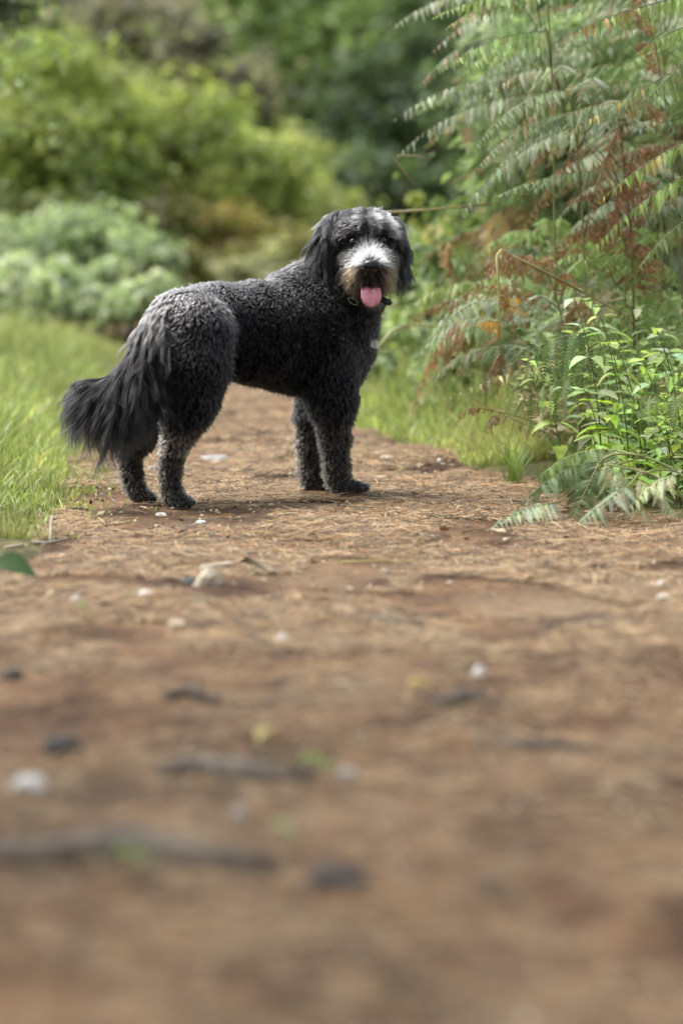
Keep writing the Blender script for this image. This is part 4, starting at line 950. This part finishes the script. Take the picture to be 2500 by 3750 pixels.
def style(P, N, lab, par, tan, rng):
    """length, direction at root, direction at tip, curl, clump pull, root colour, tip colour of hair rooted at P"""
    n = len(P); u, v = pix(P)
    L = np.full(n, .0165) * (1 + .5 * noise2(P[:, 0] * 40 + P[:, 1] * 25, P[:, 2] * 40, 61)); d0 = N.copy(); d1 = unit(N * .5 + BACKW * .45 + DOWN * .55); curl = np.full(n, .0016); pull = np.full(n, .55)
    root = np.tile([.006, .0058, .006], (n, 1)); tip = np.tile([.013, .0125, .013], (n, 1)); rad_ = np.full(n, .00036)
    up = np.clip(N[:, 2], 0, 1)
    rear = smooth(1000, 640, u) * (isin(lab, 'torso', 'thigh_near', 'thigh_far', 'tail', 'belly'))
    g = (.014 + .17 * rear * smooth(1420, 1080, v)) * (.3 + .7 * smooth(1400, 1080, v))  # grey rump is real coat; its fade downward paints shading into the tips
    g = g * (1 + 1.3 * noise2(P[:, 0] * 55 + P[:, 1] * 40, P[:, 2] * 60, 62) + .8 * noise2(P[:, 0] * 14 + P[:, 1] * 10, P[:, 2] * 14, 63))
    tip = tip + g[:, None] * np.array([.62, .61, .63]) * (.4 + .6 * up[:, None])  # grey tips stronger where facing up, top light put into the colour
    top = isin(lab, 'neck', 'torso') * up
    tip = tip + (.10 * top ** 2)[:, None]  # back and neck tops lightened further, light from above painted in
    L = L * (1 + .5 * smooth(700, 590, u) * smooth(1300, 1200, v))
    # legs
    leg = isin(lab, 'thigh_near', 'thigh_far', 'arm_near', 'arm_far', 'shank_near', 'shank_far')
    low = isin(lab, 'shank_near', 'shank_far') | (isin(lab, 'arm_near', 'arm_far') & (v > 1540)) | (isin(lab, 'thigh_near') & (v > 1560))
    d1[leg] = unit(N[leg] * .38 + DOWN * .95 + BACKW * .1); L[leg] = .020; curl[leg] = .0026; pull[leg] = .55; L[low] = .0155
    tip[low] = np.array([.048, .041, .033]) * (.4 + 1.0 * rng.random((low.sum(), 1))) * 1.25
    hock = isin(lab, 'thigh_near', 'shank_near') & (np.abs(v - 1625) < 40) & (u < 690); tip[hock] = [.22, .19, .16]
    paw = isin(lab, *[q for q in NAMES if 'paw' in q])
    L[paw] = .010; toe = isin(lab, *[q for q in NAMES if 'toe' in q]); L[toe] = .005; d1[paw] = unit(N[paw] * .3 + tan[paw] * .6 + DOWN * .3); tip[paw] = [.16, .148, .13]; root[paw] = [.05, .046, .04]; curl[paw] = .001
    # keep hair out of the ground
    near = P[:, 2] - (OO[2]) < .02
    d1[near] = unit(d1[near] * np.array([1, 1, .25])); L[near] *= .8
    # tail plume
    t = isin(lab, 'tail'); s = par
    tipdir = unit(np.array(at(262, 1380, DOG_Y - .24)) - np.array(at(415, 1395, DOG_Y - .22)))
    right = unit(np.array([.95, -.45, -.6]))
    lo = smooth(.45, .85, s)[:, None]
    Lt = np.interp(s, [0, .15, .4, .6, .8, .93, 1], [.045, .095, .155, .165, .12, .075, .055])
    under = np.clip(.62 - .55 * N[:, 2], .25, 1.0)
    L[t] = (Lt * (.62 + .45 * under) * rng.uniform(.75, 1.08, n))[t]
    d1t = unit(right * (1 - lo) * .75 + DOWN * (.7 + .6 * lo) + tan * (.45 - .2 * lo) + tipdir * lo * .22)
    d1[t] = unit(d1t[t] + N[t] * .10); d0[t] = unit(N * (.75 - .35 * smooth(0, .3, s))[:, None] + tan * smooth(-.1, .25, s)[:, None] * .8 + d1t * .35)[t]; curl[t] = .0080; pull[t] = .76; rad_[t] = .00034
    gt = smooth(.30, .0, s)
    tip[t] = (np.array([.005, .005, .0054]) + gt[:, None] * np.array([.14, .135, .13]))[t]; root[t] = (np.array([.007, .007, .0075]) + gt[:, None] * .05)[t]
    # neck front: black, shorter
    dk = isin(lab, 'chest') | (isin(lab, 'neck') & (u > 1180) & (N[:, 2] < .4)); tip[dk] = [.018, .017, .017]; d1[dk] = unit(N[dk] * .4 + DOWN * .9)
    bl = isin(lab, 'chest') & (np.abs(v - 1248) < 13) & (u > 1348); tip[bl] = [.6, .57, .52]
    # ears: long silky fall
    e = isin(lab, 'ear_l', 'ear_r')
    L[e] = (.045 + .03 * par)[e]; d0[e] = unit(N * (1.1 - .45 * smooth(0.05, .4, par))[:, None] + DOWN * (.3 + .6 * smooth(0, .3, par))[:, None])[e]; inw = np.where(isin(lab, 'ear_l'), .22, -.18) * smooth(.3, 1, par); d1[e] = unit(N * .10 + DOWN + inw[:, None] * np.array([1, 0, 0]))[e]; curl[e] = .003; pull[e] = .7
    tip[e] = [.009, .009, .0095]; gr = e & (par < .22); tip[gr] = [.035, .035, .037]
    L[isin(lab, 'ear_r')] *= .8
    # head top
    h = isin(lab, 'skull', 'brow'); cx = 1338 + (v - 860) * .03
    side = np.sign(u - cx)[:, None] * np.array([1.0, 0, 0])
    spread = np.clip(np.abs(u - cx) / 90, 0, 1)[:, None]
    L[h] = (.017 + .012 * spread[:, 0])[h]; d0[h] = unit(N * .8 + FACE * .25 + np.array([0, 0, .2]))[h]; d1[h] = unit(N * .28 + side * (.35 + .6 * spread) + FACE * .35 + DOWN * (.15 + .6 * spread))[h]
    curl[h] = .0016; pull[h] = .7
    streak = noise2(P[:, 0] * 95, P[:, 2] * 45 + 3, 4) + .5
    grey = np.clip(-.02 + .30 * streak ** 1.5, .015, .26) * smooth(905, 840, v)
    stripe = np.exp(-((u - 1344 - (v - 800) * .02) / 15) ** 2) * smooth(730, 775, v) + .6 * np.exp(-((u - 1355) / 40) ** 2) * smooth(790, 750, v)
    grey = grey * (1 - .9 * np.clip(stripe, 0, 1))
    tip[h] = (np.array([.02, .02, .021]) + grey[:, None] * np.array([1, 1, 1.02]))[h]; root[h] = (np.array([.012, .012, .012]) + .22 * grey[:, None])[h]
    br = isin(lab, 'brow'); L[br] = .021
    d1[br] = unit(N * .45 + side * .8 + DOWN * .30)[br]
    # cheeks below the eye line: dark with brownish tips
    ck = isin(lab, 'skull') & (v > 900); tip[ck] = np.array([.022, .020, .018]); d1[ck] = unit(N * .15 + side * .10 + DOWN * .9)[ck]; L[ck] = .026
    eyeband = h & (np.abs(v - 892) < 26) & (np.abs(u - cx) > 18); tip[eyeband] = [.02, .02, .02]; root[eyeband] = [.01, .01, .01]; L[eyeband] = .014
    # muzzle: white bridge, grizzled tan beard
    m = isin(lab, 'muzzle', 'lip_l', 'lip_r', 'jaw')
    away = P - NOSE - FACE * ((P - NOSE) @ FACE)[:, None] * .9; away[:, 2] = np.minimum(away[:, 2], .25 * np.abs(away[:, 0]) + .018); away = unit(away)
    L[m] = .030; d0[m] = unit(N * .5 + away * .5)[m]; d1[m] = unit(N * .12 + away * .75 + DOWN * .55)[m]; curl[m] = .0015; pull[m] = .6
    du, dv = u - 1352, v - 975
    hw = np.interp(v, [880, 896, 910, 930, 955, 970], [-4, 10, 28, 46, 56, 50]); bridge = smooth(10, -8, np.abs(du) - hw) * smooth(968, 955, v) * (1 - .8 * np.exp(-((du - 6) / 18) ** 2) * smooth(935, 955, v))
    white = np.array([.93, .91, .87]); tan_ = np.array([.098, .062, .030]); dark = np.array([.014, .0125, .011])
    beardmix = (np.clip(.42 + 1.4 * noise2(u / 9, v / 26, 9), 0, 1) * smooth(945, 985, v))[:, None]
    bc = dark * (1 - beardmix) + tan_ * beardmix
    midd = np.exp(-((du - 6) / 26) ** 2) * smooth(10, 30, dv); bc = bc * (1 - .9 * midd[:, None])
    tip[m] = (bc * (1 - bridge[:, None]) + white * bridge[:, None])[m]; root[m] = (bc * .4 * (1 - bridge[:, None]) + white * .85 * bridge[:, None])[m]
    L[m] *= (1 - .52 * bridge[m]); up_b = (bridge > .3)
    d1[up_b] = unit(N * .35 + away * .9 + np.array([0, 0, .03]))[up_b]
    wh2 = isin(lab, 'skull', 'brow') & (np.abs(u - 1352) < 10 + (v - 890) * .8) & (v > 890) & (v < 960); tip[wh2] = [.88, .86, .82]; root[wh2] = [.7, .68, .64]; L[wh2] = .018
    nl = m & (np.linalg.norm(P - NOSE, axis=1) < .030); L[nl] *= .45
    lips = isin(lab, 'lip_l', 'lip_r'); L[lips] = .037; d1[lips] = unit(N * .10 + away * .14 + DOWN * .95)[lips]; d0[lips] = unit(N * .5 + DOWN * .5)[lips]
    j = isin(lab, 'jaw'); L[j] = .020; tip[j] = [.05, .042, .03]; d1[j] = unit(N[j] * .25 + DOWN)
    for E in EYES:
        r = np.linalg.norm((P - E) * np.array([1, .6, 1]), axis=1); k_ = r < .034; L[k_] *= smooth(.0105, .034, r[k_]) * .85 + .10; z_ = r < .022; tip[z_] = [.012, .011, .011]; root[z_] = [.006, .006, .006]
    st = (rng.random(n) < .03) & (tip.mean(1) < .1) & ~isin(lab, 'tail', 'muzzle', 'ear_l', 'ear_r'); L[st] *= 1.5; pull[st] = .15
    return L, d0, d1, curl, pull, root, tip, rad_
def fur_material():
    m, n, l, p = new_mat('dog_fur'); a = n.new('ShaderNodeAttribute'); a.attribute_name = 'fur_colour'
    h = n.new('ShaderNodeBsdfHairPrincipled'); h.parametrization = 'COLOR'
    l.new(a.outputs['Color'], h.inputs['Color']); h.inputs['Roughness'].default_value = .42; h.inputs['Radial Roughness'].default_value = .6; h.inputs['IOR'].default_value = 1.34
    l.new(h.outputs[0], n['Material Output'].inputs['Surface']); return m
M['fur'] = fur_material()
NP = 6
def hair(name, P, N, S, ncl, part=None):
    L, d0, d1, curl, pull, root, tip, rad_ = S; n = len(P)
    k = RNG.choice(n, min(ncl, n), replace=False)
    kd = kdtree.KDTree(len(k))
    for i, q in enumerate(k): kd.insert(P[q], i)
    kd.balance(); near = np.array([kd.find(p)[1] for p in P]); src = k[near]
    t = np.linspace(0, 1, NP)
    ph = RNG.uniform(0, 6.28, len(k)); jit = RNG.normal(0, .25, (len(k), 3)); fr = RNG.uniform(3.5, 6.5, len(k))
    ax1 = unit(np.cross(d1, RNG.normal(0, 1, (n, 3)))); ax2 = np.cross(d1, ax1)
    def curve(idx, cl, own):
        l = L[idx][:, None, None]; a = d0[idx][:, None]; D1 = unit(d1[idx] + jit[cl] * (.9 if own else 1.0) * .8)
        b = D1[:, None]; tt = t[None, :, None]
        c = l * ((tt - .5 * tt ** 2) * a + .5 * tt ** 2 * b * 1.15 + .15 * tt * b)
        w = (ph[cl][:, None] + fr[cl][:, None] * t[None])[..., None]
        amp = (curl[idx] * (1 + l[:, 0, 0] * 6))[:, None, None] * tt
        return c + amp * (np.cos(w) * ax1[k[cl]][:, None] + np.sin(w) * ax2[k[cl]][:, None])
    own = curve(np.arange(n), near, True) + (RNG.normal(0, .10, (n, 3)) * L[:, None])[:, None] * t[None, :, None] ** 1.3
    cen = curve(src, near, False)
    base = P - N * .003; cb = base[src]
    f = (pull[:, None] * np.clip(t * 1.15, 0, 1)[None])[..., None] * RNG.uniform(.75, 1.1, n)[:, None, None]
    f = np.clip(f, 0, .92)
    X = (base[:, None] + own) * (1 - f) + (cb[:, None] + cen * (own * 0 + 1) * np.minimum(1, 1)) * f
    gmin = OO[2] + .001; X[..., 2] = np.maximum(X[..., 2], gmin + RNG.uniform(0, .003, n)[:, None])
    tc = np.clip(t * 1.1, 0, 1)[None, :, None] ** 1.2
    tipv = tip.mean(1)[:, None]; var = 1 + (RNG.uniform(.65, 1.35, n)[:, None] - 1) * (tipv < .5)
    var = var * (1 + (RNG.uniform(.7, 1.3, len(k))[near][:, None] - 1) * (tipv < .5))
    Cc = np.clip(root[:, None] * (1 - tc) + (tip * var)[:, None] * tc, .003, .96)
    R = rad_[:, None] * np.array([1, 1, .95, .85, .65, .25])[None]
    hc = bpy.data.hair_curves.new(name); hc.add_curves([NP] * n)
    hc.attributes['position'].data.foreach_set('vector', np.ascontiguousarray(X - OO, np.float32).ravel())
    ra = hc.attributes.get('radius') or hc.attributes.new('radius', 'FLOAT', 'POINT'); ra.data.foreach_set('value', np.ascontiguousarray(R, np.float32).ravel())
    ca = hc.attributes.new('fur_colour', 'FLOAT_COLOR', 'POINT'); C4 = np.ones((n, NP, 4), np.float32); C4[..., :3] = Cc; ca.data.foreach_set('color', C4.ravel())
    hc.materials.append(M['fur']); return link(part or name, hc, dog)
P, N = sample(380000)
lab, par, tan = classify(P)
head = isin(lab, 'skull', 'brow', 'muzzle', 'lip_l', 'lip_r', 'jaw'); ear = isin(lab, 'ear_l', 'ear_r'); tail = isin(lab, 'tail')
other = ~(head | ear | tail)
keep = other & (RNG.uniform(0, 1, len(P)) < .8)
def do(name, mask, ncl):
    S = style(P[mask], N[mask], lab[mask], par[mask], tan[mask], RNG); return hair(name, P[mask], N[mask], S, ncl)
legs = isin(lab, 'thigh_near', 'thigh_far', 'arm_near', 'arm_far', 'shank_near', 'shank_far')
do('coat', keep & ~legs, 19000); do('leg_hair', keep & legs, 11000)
do('head_hair', head, 6000)
do('ear_hair', isin(lab, 'ear_l'), 500); do('ear_hair', isin(lab, 'ear_r'), 300)
do('tail_hair', tail, 1300)

# eyes, nose, tongue, collar
def ball(name, c, r, mat, sc_=(1, 1, 1)):
    import bmesh
    bm = bmesh.new(); bmesh.ops.create_uvsphere(bm, u_segments=20, v_segments=12, radius=r)
    for v in bm.verts: v.co = Vector((v.co.x * sc_[0], v.co.y * sc_[1], v.co.z * sc_[2]))
    me = bpy.data.meshes.new(name); bm.to_mesh(me); bm.free(); me.polygons.foreach_set('use_smooth', [True] * len(me.polygons)); me.materials.append(mat)
    return link(name, me, dog, Vector(c) - dog_o)
M['eye'] = simple('dog_eye', (.007, .004, .0025), .08, .35); M['nose'] = simple('dog_nose', (.006, .006, .007), .3, .35)
for E in EYES: ball('eye', E, .0098, M['eye'])
def nose():
    import bmesh
    bm = bmesh.new(); bmesh.ops.create_uvsphere(bm, u_segments=28, v_segments=18, radius=1)
    for v in bm.verts:
        x, y, z = v.co; w = 1.0 + .18 * z
        v.co = Vector((x * .0215 * w, y * .017, z * .0165))
        for s in (-1, 1):                                # nostrils
            d = ((v.co.x - s * .0095) / .0055) ** 2 + ((v.co.z + .004) / .0045) ** 2
            if d < 1 and v.co.y < 0: v.co.y += .011 * (1 - d)
        if abs(v.co.x) < .0015 and v.co.y < 0 and v.co.z < 0: v.co.y += .002
    me = bpy.data.meshes.new('nose'); bm.to_mesh(me); bm.free(); me.polygons.foreach_set('use_smooth', [True] * len(me.polygons)); me.materials.append(M['nose'])
    o = link('nose', me, dog, Vector(NOSE) - dog_o); o.rotation_euler = (rad(8), 0, rad(2))
nose()
def tongue():
    m, n, l, p = new_mat('dog_tongue'); g = n.new('ShaderNodeNewGeometry'); t = n.new('ShaderNodeTexNoise'); t.inputs['Scale'].default_value = 140
    l.new(g.outputs['Position'], t.inputs['Vector']); r = ramp(n, [(.3, (.42, .15, .19)), (.7, (.56, .23, .27))]); l.new(t.outputs['Fac'], r.inputs[0]); l.new(r.outputs[0], p.inputs['Base Color'])
    p.inputs['Roughness'].default_value = .22; p.inputs['Subsurface Weight'].default_value = .2; p.inputs['Subsurface Radius'].default_value = (.006, .002, .002)
    rows, nc = 22, 11; V, F = [], []
    path = bez(at(1352, 1025, DOG_Y + .13), at(1357, 1035, DOG_Y + .05), at(1361, 1124, DOG_Y + .052), rows)
    for layer in (0, 1):
        for i, c in enumerate(path):
            t_ = i / (rows - 1); w = .0228 * (1 if t_ < .72 else math.sqrt(max(.03, 1 - ((t_ - .72) / .283) ** 2.6)))
            w *= .85 + .25 * min(1, t_ * 1.6)
            for j in range(nc):
                s = 2 * j / (nc - 1) - 1
                y = -.004 * (1 - s * s) + .0055 * math.exp(-(s / .11) ** 2) * (1 - t_ * .6) + (.006 * (1 - s * s) + .001 if layer else 0)
                V.append(c + Vector((s * w, y, .001 * s)))
    def id_(L_, i, j): return L_ * rows * nc + i * nc + j
    for i in range(rows - 1):
        for j in range(nc - 1):
            F.append((id_(0, i, j), id_(0, i + 1, j), id_(0, i + 1, j + 1), id_(0, i, j + 1))); F.append((id_(1, i, j), id_(1, i, j + 1), id_(1, i + 1, j + 1), id_(1, i + 1, j)))
        for j in (0, nc - 1): F.append((id_(0, i, j), id_(1, i, j), id_(1, i + 1, j), id_(0, i + 1, j)) if j == 0 else (id_(0, i, j), id_(0, i + 1, j), id_(1, i + 1, j), id_(1, i, j)))
    for j in range(nc - 1): F.append((id_(0, rows - 1, j), id_(1, rows - 1, j), id_(1, rows - 1, j + 1), id_(0, rows - 1, j + 1)))
    link('tongue', mesh_py('tongue', [v - dog_o for v in V], F, None, True, m), dog)
tongue()
M['collar'] = simple('black_collar', (.015, .015, .016), .5, .4)
def collar():
    c = at(1318, 1075, DOG_Y + .235) - dog_o; V, F = [], []
    ax = Vector((.45, -.25, .86)).normalized(); u_ = ax.cross(Vector((0, 1, 0))).normalized(); w_ = ax.cross(u_); n = 40
    for i in range(n):
        a = 2 * math.pi * i / n; d = u_ * math.cos(a) + w_ * math.sin(a)
        for (r, z) in ((.070, -.008), (.073, -.008), (.073, .008), (.070, .008)): V.append(c + d * r + ax * z)
    for i in range(n):
        for k in range(4): F.append((i * 4 + k, ((i + 1) % n) * 4 + k, ((i + 1) % n) * 4 + (k + 1) % 4, i * 4 + (k + 1) % 4))
    co = link('collar', mesh_py('collar_band', V, F, None, False, M['collar']), dog)
    pts = [at(1398, 1094, DOG_Y + .12) - dog_o, at(1412, 1104, DOG_Y + .115) - dog_o, at(1426, 1106, DOG_Y + .115) - dog_o, at(1434, 1103, DOG_Y + .115) - dog_o]
    V, F = tube(pts, [.007, .008, .009, .005], 10); link('collar_tag', mesh_py('collar_tag', V, F, None, True, M['collar']), co)
    ring = [at(1292 + 18 * math.cos(a), 1103 + 10 * math.sin(a) + 8 * math.cos(a), DOG_Y + .125) - dog_o for a in np.linspace(0, 6.28, 20)]
    V, F = tube(ring, [.0011] * 20, 6, False); link('collar_ring', mesh_py('collar_ring', V, F, None, True, simple('ring_metal', (.25, .24, .22), .35)), co)
collar()
